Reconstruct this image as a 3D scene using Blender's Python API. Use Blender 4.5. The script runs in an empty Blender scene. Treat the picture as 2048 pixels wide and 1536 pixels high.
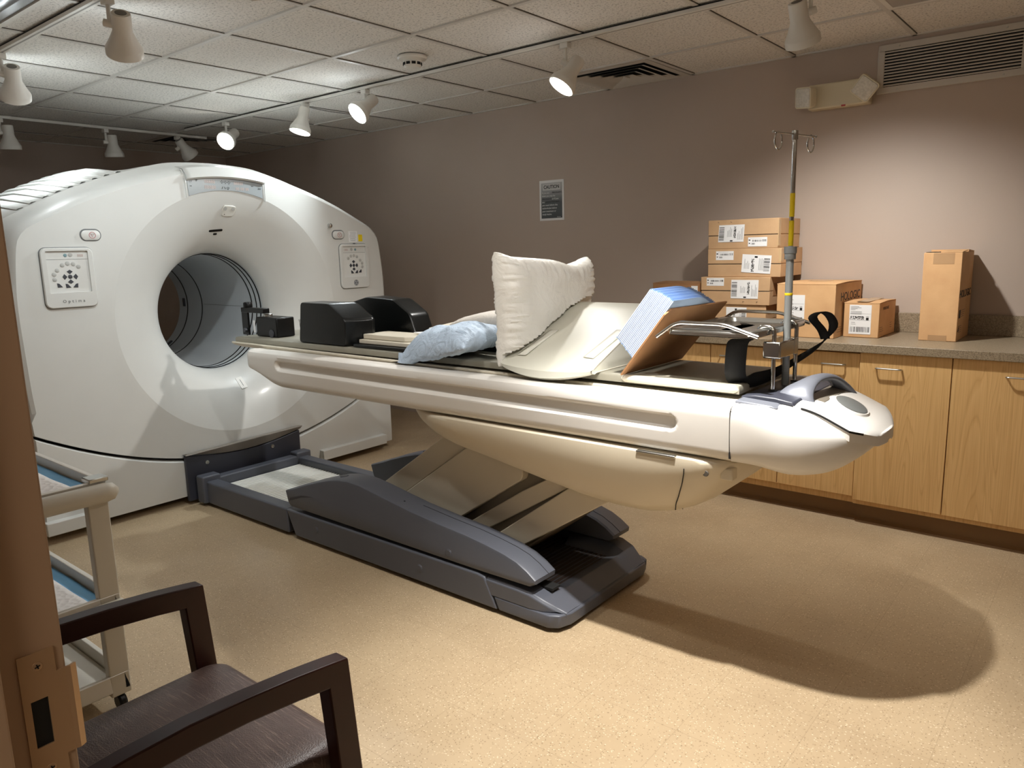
import bpy, bmesh, math, random
from mathutils import Vector, Matrix
random.seed(7)
C = bpy.context.scene.collection
PI = math.pi
EYE = 1.405            # camera height
CEIL = 2.43
WALLY = 4.494          # long wall
WALLX = -7.56          # wall behind the gantry
FRONTY = 0.205         # room face of the doorway wall
RIGHTX = 1.9

# ------------------------------------------------------------------ materials
def lin(c):
    return tuple(((x/255)/12.92 if x/255 <= .04045 else ((x/255+.055)/1.055)**2.4) for x in c)

class NT:
    def __init__(s, name):
        s.m = bpy.data.materials.new(name); s.m.use_nodes = True
        s.t = s.m.node_tree; s.n = s.t.nodes; s.b = s.n['Principled BSDF']
    def add(s, k, **kw):
        n = s.n.new(k)
        for a, v in kw.items():
            if a.startswith('i_'):
                n.inputs[a[2:].replace('_', ' ')].default_value = v
            else: setattr(n, a, v)
        return n
    def link(s, a, b): s.t.links.new(a, b)
    def coord(s, scale=(1, 1, 1), kind='Object', rot=(0, 0, 0)):
        tc = s.add('ShaderNodeTexCoord'); mp = s.add('ShaderNodeMapping')
        mp.inputs['Scale'].default_value = scale; mp.inputs['Rotation'].default_value = rot
        s.link(tc.outputs[kind], mp.inputs['Vector']); return mp.outputs['Vector']
    def ramp(s, fac, stops):
        r = s.add('ShaderNodeValToRGB'); e = r.color_ramp.elements
        while len(e) < len(stops): e.new(.5)
        for k, (p, c) in enumerate(stops):
            e[k].position = p; e[k].color = tuple(c)+(1,) if len(c) == 3 else c
        s.link(fac, r.inputs['Fac']); return r.outputs['Color']
    def mix(s, fac, a, b, mode='MIX'):
        m = s.add('ShaderNodeMix', data_type='RGBA', blend_type=mode)
        for sock, v in ((m.inputs[0], fac), (m.inputs[6], a), (m.inputs[7], b)):
            if isinstance(v, (int, float)): sock.default_value = v
            elif isinstance(v, tuple): sock.default_value = v if len(v) == 4 else v+(1,)
            else: s.link(v, sock)
        return m.outputs[2]
    def bump(s, h, strength=.2, dist=.01):
        b = s.add('ShaderNodeBump'); b.inputs['Strength'].default_value = strength; b.inputs['Distance'].default_value = dist
        s.link(h, b.inputs['Height']); s.link(b.outputs['Normal'], s.b.inputs['Normal'])

MATS = {}
def mat(name, rgb, rough=.5, metal=0., var=.06, scale=6., bump=0., bscale=200., spec=.5, coat=0., trans=0., sheen=0., emit=None, estr=0.):
    if name in MATS: return MATS[name]
    t = NT(name); c = lin(rgb)
    if var > 0:
        nz = t.add('ShaderNodeTexNoise', i_Scale=scale, i_Detail=4.0); t.link(t.coord(), nz.inputs['Vector'])
        lo = tuple(max(0, x*(1-var)) for x in c); hi = tuple(min(1, x*(1+var)) for x in c)
        t.link(t.ramp(nz.outputs['Fac'], [(.3, lo), (.7, hi)]), t.b.inputs['Base Color'])
    else: t.b.inputs['Base Color'].default_value = c+(1,)
    t.b.inputs['Roughness'].default_value = rough; t.b.inputs['Metallic'].default_value = metal
    t.b.inputs['Specular IOR Level'].default_value = spec
    if coat: t.b.inputs['Coat Weight'].default_value = coat; t.b.inputs['Coat Roughness'].default_value = .15
    if trans: t.b.inputs['Transmission Weight'].default_value = trans
    if sheen: t.b.inputs['Sheen Weight'].default_value = sheen
    if bump:
        nb = t.add('ShaderNodeTexNoise', i_Scale=bscale, i_Detail=3.0); t.link(t.coord(), nb.inputs['Vector']); t.bump(nb.outputs['Fac'], bump, .002)
    if emit: t.b.inputs['Emission Color'].default_value = lin(emit)+(1,); t.b.inputs['Emission Strength'].default_value = estr
    MATS[name] = t.m; return t.m

def m_floor():
    t = NT('vinyl_tile'); v = t.coord()
    base = t.add('ShaderNodeTexNoise', i_Scale=2.2, i_Detail=5.0); t.link(v, base.inputs['Vector'])
    col = t.ramp(base.outputs['Fac'], [(.25, lin((172, 150, 120))), (.75, lin((192, 170, 138)))])
    for sc, lo, c, amt, seed in ((95, .16, (228, 210, 180), .75, 0), (120, .13, (98, 78, 52), .8, 3), (55, .12, (206, 186, 152), .6, 7), (70, .10, (128, 104, 72), .7, 11)):
        vo = t.add('ShaderNodeTexVoronoi', i_Scale=float(sc)); mp = t.add('ShaderNodeMapping'); mp.inputs['Location'].default_value = (seed, seed*1.7, 0)
        mp.inputs['Scale'].default_value = (1, 1.25, 1)
        t.link(v, mp.inputs['Vector']); t.link(mp.outputs['Vector'], vo.inputs['Vector'])
        f = t.ramp(vo.outputs['Distance'], [(lo, (amt, amt, amt)), (lo+.12, (0, 0, 0))])
        # thin the flecks out so that only some cells carry one
        pick = t.add('ShaderNodeSeparateColor'); t.link(vo.outputs['Color'], pick.inputs[0])
        gt = t.add('ShaderNodeMath', operation='GREATER_THAN'); gt.inputs[1].default_value = .45; t.link(pick.outputs[0], gt.inputs[0])
        mu = t.add('ShaderNodeMath', operation='MULTIPLY'); t.link(gt.outputs[0], mu.inputs[0])
        bw = t.add('ShaderNodeRGBToBW'); t.link(f, bw.inputs[0]); t.link(bw.outputs[0], mu.inputs[1])
        col = t.mix(mu.outputs[0], col, lin(c))
    br = t.add('ShaderNodeTexBrick', offset=0.0, i_Scale=1.0, i_Mortar_Size=.0012, i_Mortar_Smooth=.3, i_Brick_Width=.3048, i_Row_Height=.3048)
    br.inputs['Color1'].default_value = (0, 0, 0, 1); br.inputs['Color2'].default_value = (0, 0, 0, 1); br.inputs['Mortar'].default_value = (1, 1, 1, 1)
    t.link(v, br.inputs['Vector'])
    mm = t.add('ShaderNodeMath', operation='MULTIPLY'); mm.inputs[1].default_value = .22; t.link(br.outputs['Fac'], mm.inputs[0])
    col = t.mix(mm.outputs[0], col, lin((104, 84, 58)))
    t.link(col, t.b.inputs['Base Color'])
    # scuffs in the wax
    ru = t.add('ShaderNodeTexNoise', i_Scale=5.0, i_Detail=8.0); t.link(v, ru.inputs['Vector'])
    t.link(t.ramp(ru.outputs['Fac'], [(.3, (.30,)*3), (.7, (.46,)*3)]), t.b.inputs['Roughness'])
    bn = t.add('ShaderNodeTexNoise', i_Scale=9.0, i_Detail=3.0); t.link(v, bn.inputs['Vector']); t.bump(bn.outputs['Fac'], .12, .004)
    return t.m

def m_ceiling(x0, y0, step):
    t = NT('acoustic_tile'); v = t.coord()
    fine = t.add('ShaderNodeTexNoise', i_Scale=85.0, i_Detail=2.0, i_Roughness=.75); t.link(v, fine.inputs['Vector'])
    pits = t.ramp(fine.outputs['Fac'], [(.36, (.58,)*3), (.47, (1,)*3)])
    col = t.mix(1.0, lin((226, 222, 216)), pits, 'MULTIPLY')
    t.link(col, t.b.inputs['Base Color']); t.b.inputs['Roughness'].default_value = .9
    t.bump(fine.outputs['Fac'], .35, .004)
    return t.m

def m_wall():
    t = NT('taupe_paint'); v = t.coord()
    n1 = t.add('ShaderNodeTexNoise', i_Scale=1.3, i_Detail=3.0); t.link(v, n1.inputs['Vector'])
    t.link(t.ramp(n1.outputs['Fac'], [(.3, lin((178, 162, 149))), (.7, lin((184, 168, 155)))]), t.b.inputs['Base Color'])
    t.b.inputs['Roughness'].default_value = .55
    n2 = t.add('ShaderNodeTexNoise', i_Scale=160.0, i_Detail=4.0); t.link(v, n2.inputs['Vector']); t.bump(n2.outputs['Fac'], .12, .003)
    return t.m

def m_wood():
    t = NT('maple_laminate'); v = t.coord(scale=(7.0, 7.0, .55))
    n0 = t.add('ShaderNodeTexNoise', i_Scale=1.0, i_Detail=2.5, i_Distortion=.6); t.link(v, n0.inputs['Vector'])
    w = t.add('ShaderNodeTexWave', wave_type='RINGS', rings_direction='Y', i_Scale=.25, i_Distortion=0.0)
    mul = t.add('ShaderNodeMath', operation='MULTIPLY'); mul.inputs[1].default_value = 22.0; t.link(n0.outputs['Fac'], mul.inputs[0])
    fr = t.add('ShaderNodeMath', operation='FRACT'); t.link(mul.outputs[0], fr.inputs[0])
    g = t.ramp(fr.outputs[0], [(0, lin((196, 152, 96))), (.12, lin((214, 172, 114))), (.8, lin((222, 182, 124))), (1, lin((204, 160, 102)))])
    n2 = t.add('ShaderNodeTexNoise', i_Scale=1.0, i_Detail=5.0); t.link(t.coord(scale=(160, 160, 3)), n2.inputs['Vector'])
    col = t.mix(.35, g, t.ramp(n2.outputs['Fac'], [(.35, lin((200, 156, 98))), (.65, lin((226, 188, 130)))]))
    t.link(col, t.b.inputs['Base Color']); t.b.inputs['Roughness'].default_value = .42
    return t.m

def m_card(name, a, b):
    t = NT(name); v = t.coord()
    n = t.add('ShaderNodeTexNoise', i_Scale=9.0, i_Detail=6.0); t.link(v, n.inputs['Vector'])
    t.link(t.ramp(n.outputs['Fac'], [(.3, lin(a)), (.7, lin(b))]), t.b.inputs['Base Color'])
    t.b.inputs['Roughness'].default_value = .75
    n2 = t.add('ShaderNodeTexNoise', i_Scale=150.0, i_Detail=2.0); t.link(v, n2.inputs['Vector']); t.bump(n2.outputs['Fac'], .1, .002)
    return t.m

def m_vinyl_seat():
    t = NT('scratched_brown_vinyl'); v = t.coord()
    n = t.add('ShaderNodeTexNoise', i_Scale=14.0, i_Detail=5.0); t.link(v, n.inputs['Vector'])
    col = t.ramp(n.outputs['Fac'], [(.3, lin((74, 58, 54))), (.7, lin((92, 75, 70)))])
    for k, rot in enumerate((.3, 1.1, 1.9, 2.7)):
        mp = t.coord(scale=(10, 340, 10), rot=(0, 0, rot)); s = t.add('ShaderNodeTexNoise', i_Scale=1.0, i_Detail=1.0, i_Distortion=.8); t.link(mp, s.inputs['Vector'])
        f = t.ramp(s.outputs['Fac'], [(.66, (0, 0, 0)), (.72, (.40,)*3)])
        bw = t.add('ShaderNodeRGBToBW'); t.link(f, bw.inputs[0]); col = t.mix(bw.outputs[0], col, lin((150, 128, 118)))
    t.link(col, t.b.inputs['Base Color']); t.b.inputs['Roughness'].default_value = .45
    b = t.add('ShaderNodeTexVoronoi', i_Scale=300.0); t.link(v, b.inputs['Vector']); t.bump(b.outputs['Distance'], .25, .002)
    return t.m

def m_fabric(name, rgb, crease=.5, scale=14., rough=.8, axis=(1, 1, 1)):
    t = NT(name); c = lin(rgb)
    t.b.inputs['Base Color'].default_value = c+(1,); t.b.inputs['Roughness'].default_value = rough
    n = t.add('ShaderNodeTexNoise', i_Scale=scale, i_Detail=5.0, i_Distortion=1.2); t.link(t.coord(scale=axis), n.inputs['Vector'])
    t.bump(n.outputs['Fac'], crease, .02); return t.m

def m_laminate():
    t = NT('speckled_laminate'); v = t.coord()
    n = t.add('ShaderNodeTexNoise', i_Scale=230.0, i_Detail=2.0); t.link(v, n.inputs['Vector'])
    t.link(t.ramp(n.outputs['Fac'], [(.35, lin((120, 106, 86))), (.5, lin((144, 129, 107))), (.68, lin((160, 145, 122)))]), t.b.inputs['Base Color'])
    t.b.inputs['Roughness'].default_value = .4; return t.m

def m_pad():
    t = NT('quilted_pad'); t.b.inputs['Base Color'].default_value = lin((226, 222, 220))+(1,); t.b.inputs['Roughness'].default_value = .85
    n = t.add('ShaderNodeTexVoronoi', i_Scale=55.0); t.link(t.coord(), n.inputs['Vector']); t.bump(n.outputs['Distance'], .6, .006); return t.m

def m_poster(z0, z1):
    t = NT('poster_print'); tc = t.add('ShaderNodeTexCoord'); se = t.add('ShaderNodeSeparateXYZ'); t.link(tc.outputs['Object'], se.inputs[0])
    mr = t.add('ShaderNodeMapRange'); mr.inputs[1].default_value = z0; mr.inputs[2].default_value = z1; t.link(se.outputs['Z'], mr.inputs[0])
    t.link(t.ramp(mr.outputs[0], [(0, lin((16, 18, 18))), (.45, lin((58, 60, 60))), (1, lin((190, 190, 190)))]), t.b.inputs['Base Color'])
    t.b.inputs['Roughness'].default_value = .35; return t.m

WHITE = mat('gantry_white', (208, 208, 204), .38, var=.015, coat=.15)
WHITE2 = mat('couch_white', (222, 218, 211), .38, var=.02, coat=.1)
BELLYM = mat('carriage_cream', (205, 194, 172), .42, var=.02)
LEGM = mat('lift_cover_cream', (196, 187, 168), .45, var=.02)
GREYB = mat('slate_plastic', (84, 87, 96), .42, var=.04)
GREYD = mat('dark_slate', (54, 56, 66), .45, var=.04)
SILVERP = mat('silver_plastic', (118, 121, 130), .38, .2, var=.02)
BORE = mat('bore_grey', (196, 201, 204), .45, var=.015)
BLACK = mat('black_plastic', (9, 9, 9), .38, var=0, spec=.3)
BLACKV = mat('black_vinyl', (10, 12, 12), .3, var=0, bump=.12, bscale=90, spec=.4)
STRAPM = mat('black_webbing', (10, 10, 11), .75, var=0, bump=.3, bscale=500)
SEAM = mat('shadow_gap', (20, 19, 18), .8, var=0)
CHROME = mat('polished_steel', (205, 205, 203), .16, 1., var=0)
STEEL = mat('brushed_steel', (188, 188, 184), .3, 1., var=.04, scale=40)
FIXW = mat('fixture_white', (222, 219, 212), .42, var=.01)
LENS_ON = mat('lit_lamp_lens', (255, 255, 255), .4, var=0, emit=(255, 248, 236), estr=14)
LENS_OFF = mat('unlit_lamp_lens', (150, 150, 148), .25, var=0)
TBAR = mat('ceiling_tee', (202, 198, 192), .5, var=.01)
FLOORM = m_floor(); WALLM = m_wall(); WOOD = m_wood(); LAMI = m_laminate()
KRAFT = m_card('kraft_card', (184, 148, 110), (198, 162, 122))
KRAFT2 = m_card('kraft_card_warm', (200, 156, 110), (214, 172, 124))
KRAFTT = m_card('packing_tape', (168, 132, 94), (180, 144, 104))
KRAFTD = m_card('card_inside', (150, 108, 70), (166, 122, 82))
TAPE = mat('clear_tape', (196, 166, 126), .2, var=.03)
PAPER = mat('label_paper', (232, 232, 232), .6, var=.01)
INK = mat('black_ink', (24, 24, 24), .6, var=0)
INKG = mat('grey_ink', (110, 112, 112), .6, var=0)
CREAMV = mat('cream_vinyl', (214, 207, 190), .38, var=.02, bump=.06, bscale=60)
WEDGEM = mat('wedge_vinyl', (208, 206, 192), .4, var=.015, bump=.05, bscale=50)
MATD = mat('olive_mat', (72, 68, 58), .55, var=.04)
PILLW = m_fabric('white_vinyl_pillow', (238, 235, 227), .35, 16, .5)
PILLB = m_fabric('blue_disposable_cover', (188, 206, 226), .9, 15, .6)
PILLG = m_fabric('grey_pillow_cover', (206, 200, 192), .5, 12)
BLUEP = mat('blue_pad_backing', (150, 176, 214), .6, var=.03)
BLUE2 = mat('blue_border', (120, 180, 224), .6, var=.03)
PADM = m_pad()
ESPRESSO = mat('espresso_wood', (50, 22, 16), .36, var=.12, scale=18, spec=.25)
SEATM = m_vinyl_seat()
CARTM = mat('cart_putty', (192, 187, 174), .45, var=.02)
CARTL = mat('cart_shelf', (214, 211, 203), .4, var=.02)
JAMBM = mat('door_frame_paint', (176, 148, 122), .45, var=.02)
STRIKEM = mat('strike_metal', (190, 160, 128), .38, .55, var=.03)
YELLOW = mat('yellow_tape', (236, 206, 24), .5, var=.01)
RED = mat('red_mark', (176, 70, 70), .5, var=0)
GRBTN = mat('grey_button', (176, 176, 172), .5, var=0)
DKBTN = mat('charcoal_button', (58, 60, 66), .5, var=0)
SCREEN = mat('display_screen', (150, 156, 158), .25, var=.01)
DIGIT = mat('display_digit', (196, 178, 172), .4, var=0)
VENTD = mat('vent_dark', (16, 16, 15), .8, var=0)
GRILLE = mat('grille_paint', (196, 190, 182), .45, var=.01)
EMERG = mat('emergency_cream', (212, 203, 178), .4, var=.01)
CLEARL = mat('prism_lens', (210, 206, 196), .18, var=.12, scale=90, bump=.5, bscale=220)
CUPM = mat('clear_cup', (236, 236, 234), .12, var=0, trans=.75)
CUPW = mat('cup_liquid', (226, 226, 224), .4, var=0)
TOEM = mat('toe_vinyl', (128, 96, 58), .5, var=.03)
REFL = mat('troffer_reflector', (170, 172, 174), .22, .7, var=0)

# ------------------------------------------------------------------ mesh builder
class MB:
    def __init__(s): s.v = []; s.f = []; s.smooth = True
    def pts(s, P): k = len(s.v); s.v += [tuple(p) for p in P]; return k
    def box(s, x0, x1, y0, y1, z0, z1):
        k = s.pts([(x, y, z) for x in (x0, x1) for y in (y0, y1) for z in (z0, z1)])
        for a in ((0, 1, 3, 2), (4, 6, 7, 5), (0, 4, 5, 1), (2, 3, 7, 6), (0, 2, 6, 4), (1, 5, 7, 3)): s.f.append([k+i for i in a])
        return s
    def obox(s, c, ax, ay, az, hx, hy, hz):
        c = Vector(c); ax, ay, az = (Vector(a).normalized() for a in (ax, ay, az))
        k = s.pts([c+ax*i*hx+ay*j*hy+az*l*hz for i in (-1, 1) for j in (-1, 1) for l in (-1, 1)])
        for a in ((0, 1, 3, 2), (4, 6, 7, 5), (0, 4, 5, 1), (2, 3, 7, 6), (0, 2, 6, 4), (1, 5, 7, 3)): s.f.append([k+i for i in a])
        return s
    def prism(s, poly, axis, a0, a1):
        def P(p, a): return {'x': (a, p[0], p[1]), 'y': (p[0], a, p[1]), 'z': (p[0], p[1], a)}[axis]
        n = len(poly); k = s.pts([P(p, a0) for p in poly]+[P(p, a1) for p in poly])
        s.f.append([k+i for i in range(n)]); s.f.append([k+n+i for i in reversed(range(n))])
        for i in range(n): j = (i+1) % n; s.f.append([k+i, k+j, k+n+j, k+n+i])
        return s
    def loft(s, rings, closed=True, cap0=True, cap1=True):
        n = len(rings[0]); ks = [s.pts(r) for r in rings]
        for a, b in zip(ks, ks[1:]):
            for i in range(n if closed else n-1):
                j = (i+1) % n; s.f.append([a+i, a+j, b+j, b+i])
        if cap0: s.f.append([ks[0]+i for i in range(n)])
        if cap1: s.f.append([ks[-1]+i for i in range(n)])
        return s
    def tube(s, path, r, n=10, closed=False, cap=True):
        P = [Vector(p) for p in path]; m = len(P); rings = []; up = None
        R = r if isinstance(r, (list, tuple)) else [r]*m
        for i in range(m):
            if closed: d = P[(i+1) % m]-P[i-1]
            else: d = P[min(i+1, m-1)]-P[max(i-1, 0)]
            d.normalize()
            if up is None: up = Vector((0, 0, 1)) if abs(d.z) < .9 else Vector((1, 0, 0))
            a = (up-d*up.dot(d)).normalized(); b = d.cross(a); up = a
            rings.append([P[i]+(a*math.cos(t)+b*math.sin(t))*R[i] for t in (2*PI*q/n for q in range(n))])
        if closed: rings.append(rings[0])
        return s.loft(rings, True, cap and not closed, cap and not closed)
    def lathe(s, prof, o, ax, n=24, cap=True):
        o = Vector(o); ax = Vector(ax).normalized(); u = Vector((0, 0, 1)) if abs(ax.z) < .9 else Vector((1, 0, 0))
        a = (u-ax*u.dot(ax)).normalized(); b = ax.cross(a)
        return s.loft([[o+ax*h+(a*math.cos(t)+b*math.sin(t))*r for t in (2*PI*q/n for q in range(n))] for r, h in prof], True, cap, cap)
    def grid(s, P):
        m, n = len(P), len(P[0]); k = s.pts([p for r in P for p in r])
        for i in range(m-1):
            for j in range(n-1): s.f.append([k+i*n+j, k+i*n+j+1, k+(i+1)*n+j+1, k+(i+1)*n+j])
        return s
    def quad(s, a, b, c, d): k = s.pts([a, b, c, d]); s.f.append([k, k+1, k+2, k+3]); return s
    def xf(s, fn): s.v = [tuple(fn(*p)) for p in s.v]; return s
    def build(s, name, m, parent=None, bevel=0., seg=2, angle=35, sub=0, local=False, solid=0., merge=True):
        off = Vector((0, 0, 0))
        if parent is not None and not local:
            p = parent
            while p: off += p.location; p = p.parent
        me = bpy.data.meshes.new(name)
        me.from_pydata([tuple(Vector(p)-off) for p in s.v], [], s.f)
        bm = bmesh.new(); bm.from_mesh(me)
        if merge: bmesh.ops.remove_doubles(bm, verts=bm.verts, dist=1e-5)
        bmesh.ops.recalc_face_normals(bm, faces=bm.faces); bm.to_mesh(me); bm.free()
        me.polygons.foreach_set('use_smooth', [True]*len(me.polygons)); me.set_sharp_from_angle(angle=math.radians(angle))
        me.materials.append(m); o = bpy.data.objects.new(name, me); C.objects.link(o)
        if parent is not None: o.parent = parent
        if solid: sm = o.modifiers.new('solid', 'SOLIDIFY'); sm.thickness = solid; sm.offset = 0
        if bevel:
            b = o.modifiers.new('bevel', 'BEVEL'); b.width = bevel; b.segments = seg; b.limit_method = 'ANGLE'; b.angle_limit = math.radians(30); b.harden_normals = False
        if sub: sb = o.modifiers.new('sub', 'SUBSURF'); sb.levels = sub; sb.render_levels = sub
        return o

def tag(o, label, cat, group=None):
    o['label'] = label; o['category'] = cat
    if group: o['group'] = group
    return o
def thing(name, label, cat, loc=(0, 0, 0), group=None, rot=0):
    o = bpy.data.objects.new(name, None); C.objects.link(o); o.location = loc; o.rotation_euler = (0, 0, rot); o.empty_display_size = .1
    return tag(o, label, cat, group)
def struct(o): o['kind'] = 'structure'; return o
def copy_tree(o, parent=None):
    c = o.copy(); C.objects.link(c); c.parent = parent
    for ch in list(o.children): copy_tree(ch, c)
    return c

def text(body, size, m, parent, loc, xdir, updir, name='lettering', align='CENTER', shear=0., bold=0., space=1., xs=1.):
    """letters lying in the plane of xdir/updir; loc is the centre of the line (parent-local)"""
    cu = bpy.data.curves.new(name, 'FONT'); cu.body = body; cu.size = size; cu.align_x = align; cu.align_y = 'CENTER'
    cu.extrude = .0003; cu.offset = bold; cu.space_character = space; cu.shear = shear; cu.resolution_u = 3
    tmp = bpy.data.objects.new('tmp', cu); C.objects.link(tmp); me = bpy.data.meshes.new_from_object(tmp)
    bpy.data.objects.remove(tmp); bpy.data.curves.remove(cu); me.name = name; me.materials.clear(); me.materials.append(m)
    o = bpy.data.objects.new(name, me); C.objects.link(o); o.parent = parent
    x = Vector(xdir).normalized(); u = Vector(updir).normalized(); n = x.cross(u)
    M = Matrix((x*xs, u, n)).transposed().to_4x4(); M.translation = Vector(loc); o.matrix_local = M
    return o

def rrect(w, h, r, n=5, cx=0, cy=0):
    out = []
    for sx, sy, a0 in ((1, 1, 0), (-1, 1, 90), (-1, -1, 180), (1, -1, 270)):
        for k in range(n+1):
            a = math.radians(a0+90*k/n); out.append((cx+sx*(w/2-r)+r*math.cos(a), cy+sy*(h/2-r)+r*math.sin(a)))
    return out
def lerp(a, b, t): return a+(b-a)*t
def interp(x, xs, ys):
    if x <= xs[0]: return ys[0]
    for i in range(len(xs)-1):
        if x <= xs[i+1]: return lerp(ys[i], ys[i+1], (x-xs[i])/(xs[i+1]-xs[i]))
    return ys[-1]
def smooth(t): t = max(0, min(1, t)); return t*t*(3-2*t)
def fillet(path, r, n=5):
    """round the inner corners of a polyline"""
    P = [Vector(p) for p in path]; out = [P[0]]
    for i in range(1, len(P)-1):
        a = (P[i-1]-P[i]); b = (P[i+1]-P[i]); q = min(r, a.length*.45, b.length*.45)
        p0 = P[i]+a.normalized()*q; p2 = P[i]+b.normalized()*q
        for k in range(n+1):
            t = k/n; out.append(p0*(1-t)**2+P[i]*2*t*(1-t)+p2*t*t)
    return out+[P[-1]]

# ------------------------------------------------------------------ camera
cd = bpy.data.cameras.new('camera'); cam = bpy.data.objects.new('camera', cd); C.objects.link(cam)
yaw, pitch, roll, F_PX = -0.689013, 0.177602, -0.024780, 1501.53
fw = Vector((math.sin(yaw)*math.cos(pitch), math.cos(yaw)*math.cos(pitch), -math.sin(pitch)))
rt = Vector((math.cos(yaw), -math.sin(yaw), 0)); up = rt.cross(fw)
r2 = rt*math.cos(roll)+up*math.sin(roll); u2 = up*math.cos(roll)-rt*math.sin(roll)
Mc = Matrix((r2, u2, -fw)).transposed().to_4x4(); Mc.translation = (0, 0, EYE); cam.matrix_world = Mc
cd.sensor_width = 36; cd.lens = 36*F_PX/2048; cd.clip_start = .02; cd.clip_end = 50
bpy.context.scene.camera = cam

# ------------------------------------------------------------------ room shell
T = .6111; GX0 = -3.4104; GY0 = 2.083
struct(MB().box(WALLX-.2, RIGHTX+.2, -1.6, WALLY+.2, -.1, 0).build('floor', FLOORM))
ce = struct(MB().box(WALLX-.2, RIGHTX+.2, -1.6, WALLY+.2, CEIL+.006, CEIL+.1).build('ceiling', m_ceiling(0, 0, T)))
tm = MB()
for i in range(-7, 10):
    x = GX0+i*.6096
    if WALLX < x < RIGHTX: tm.box(x-.012, x+.012, FRONTY, WALLY, CEIL-.001, CEIL+.006)
for j in range(-3, 4):
    y = GY0+j*.6126; tm.box(WALLX, RIGHTX, y-.012, y+.012, CEIL-.0015, CEIL+.006)
tm.box(WALLX, RIGHTX, WALLY-.022, WALLY, CEIL-.001, CEIL+.006); tm.box(WALLX, WALLX+.022, FRONTY, WALLY, CEIL-.001, CEIL+.006)
struct(tm.build('ceiling_tee', TBAR, ce))
gm = MB()     # shadow line along one side of every tee, laid in as dark strips
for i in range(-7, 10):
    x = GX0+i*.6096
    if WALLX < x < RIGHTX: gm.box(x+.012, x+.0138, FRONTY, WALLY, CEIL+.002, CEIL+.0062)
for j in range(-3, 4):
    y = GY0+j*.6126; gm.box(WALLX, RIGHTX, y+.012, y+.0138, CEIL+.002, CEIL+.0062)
struct(gm.build('ceiling_shadow_line', mat('shadow_line_grey', (84, 79, 73), .8, var=0), ce))
struct(MB().box(WALLX-.2, RIGHTX+.2, WALLY, WALLY+.15, 0, CEIL+.05).build('wall_right', WALLM))
struct(MB().box(WALLX-.15, WALLX, -.1, WALLY+.1, 0, CEIL+.05).build('wall_back', WALLM))
struct(MB().box(RIGHTX, RIGHTX+.15, -1.5, WALLY+.1, 0, CEIL+.05).build('wall_end', WALLM))
w = MB(); w.box(WALLX-.1, -.75, .06, FRONTY, 0, CEIL+.05).box(.27, RIGHTX+.1, .06, FRONTY, 0, CEIL+.05).box(-.75, .27, .06, FRONTY, 2.14, CEIL+.05)
struct(w.build('wall_front', WALLM))
# hollow metal door frame, strike side; the camera stands in the doorway
d1 = struct(bpy.data.objects.new('door_1', None)); C.objects.link(d1)
jm = MB()
jm.prism([(-.76, .05), (-.76, .218), (-.70, .218), (-.70, .166), (-.684, .166), (-.684, .05)], 'z', 0, 2.10)
jm.prism([(.28, .05), (.28, .218), (.22, .218), (.22, .166), (.204, .166), (.204, .05)], 'z', 0, 2.10)
jm.box(-.76, .28, .05, .218, 2.10, 2.16)
struct(jm.build('door_jamb', JAMBM, d1, bevel=.002))
sp = MB()
zc = 1.013
def plate_poly():
    return [(.181, zc+.0615), (.181, zc-.0615), (.2085, zc-.0615), (.2085, zc-.048), (.2135, zc-.048), (.2135, zc-.040), (.2135, zc+.040), (.2085, zc+.040), (.2085, zc+.0615)]
# plate with a rectangular latch hole: four strips round the hole
hy0, hy1, hz0, hz1 = .187, .2005, zc-.026, zc+.018
for a in ((.181, hy0, zc-.0615, zc+.0615), (hy1, .2095, zc-.0615, zc+.0615), (hy0, hy1, hz1, zc+.0615), (hy0, hy1, zc-.0615, hz0), (.2095, .2165, zc-.042, zc+.038)):
    sp.box(-.7002, -.6984, *a)
sp.prism([(-.7002, .2165), (-.6984, .2165), (-.6975, .2205), (-.7005, .226), (-.7025, .2245), (-.7000, .220)], 'z', zc-.042, zc+.038)
struct(sp.build('strike_plate', STRIKEM, d1))
struct(MB().box(-.7004, -.6999, hy0, hy1, hz0, hz1).build('latch_hole', VENTD, d1))
for z in (zc+.0485, zc-.0485):
    sc = struct(MB().lathe([(.0001, .0), (.0042, .0), (.0040, .0006), (.002, .0011), (.0001, .0012)], (-.6986, .1955, z), (1, 0, 0), 16).build('screw', STRIKEM, d1))
    sl = MB(); sl.obox((-.6973, .1955, z), (0, 1, .3), (0, -.3, 1), (1, 0, 0), .0022, .0005, .0003); sl.obox((-.6973, .1955, z), (0, 1, .3), (0, -.3, 1), (1, 0, 0), .0005, .0022, .0003)
    struct(sl.build('screw_slot', VENTD, sc))

# ------------------------------------------------------------------ counter run
def wire_pull(x0, x1, y, z, parent):
    p = fillet([(x0, y+.004, z-.004), (x0+.001, y-.026, z), (x1-.001, y-.026, z), (x1, y+.004, z-.004)], .012, 5)
    return MB().tube(p, .0042, 8).build('pull_handle', STEEL, parent)
def cabinet(name_label, x0, x1, doors, fy, zb, zt):
    t = thing('base_cabinet', name_label, 'cabinet', ((x0+x1)/2, WALLY-.3, 0))
    MB().box(x0+.001, x1-.001, fy+.02, WALLY-.002, .10, .871).build('carcass', WOOD, t)
    MB().box(x0+.001, x1-.001, fy+.085, fy+.10, 0, .10).build('toe_kick', WOOD, t)
    bs = MB(); bs.box(x0+.001, x1-.001, fy+.079, fy+.085, 0, .088); bs.prism([(fy+.079, 0), (fy+.079, .012), (fy+.066, 0)], 'x', x0+.001, x1-.001)
    bs.build('toe_base_strip', TOEM, t)
    for a, b, h0, h1, hz in doors:
        d = MB().box(a+.0022, b-.0022, fy, fy+.0185, zb, zt).build('door', WOOD, t, bevel=.0012)
        wire_pull(h0, h1, fy, hz, d)
    return t
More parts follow.
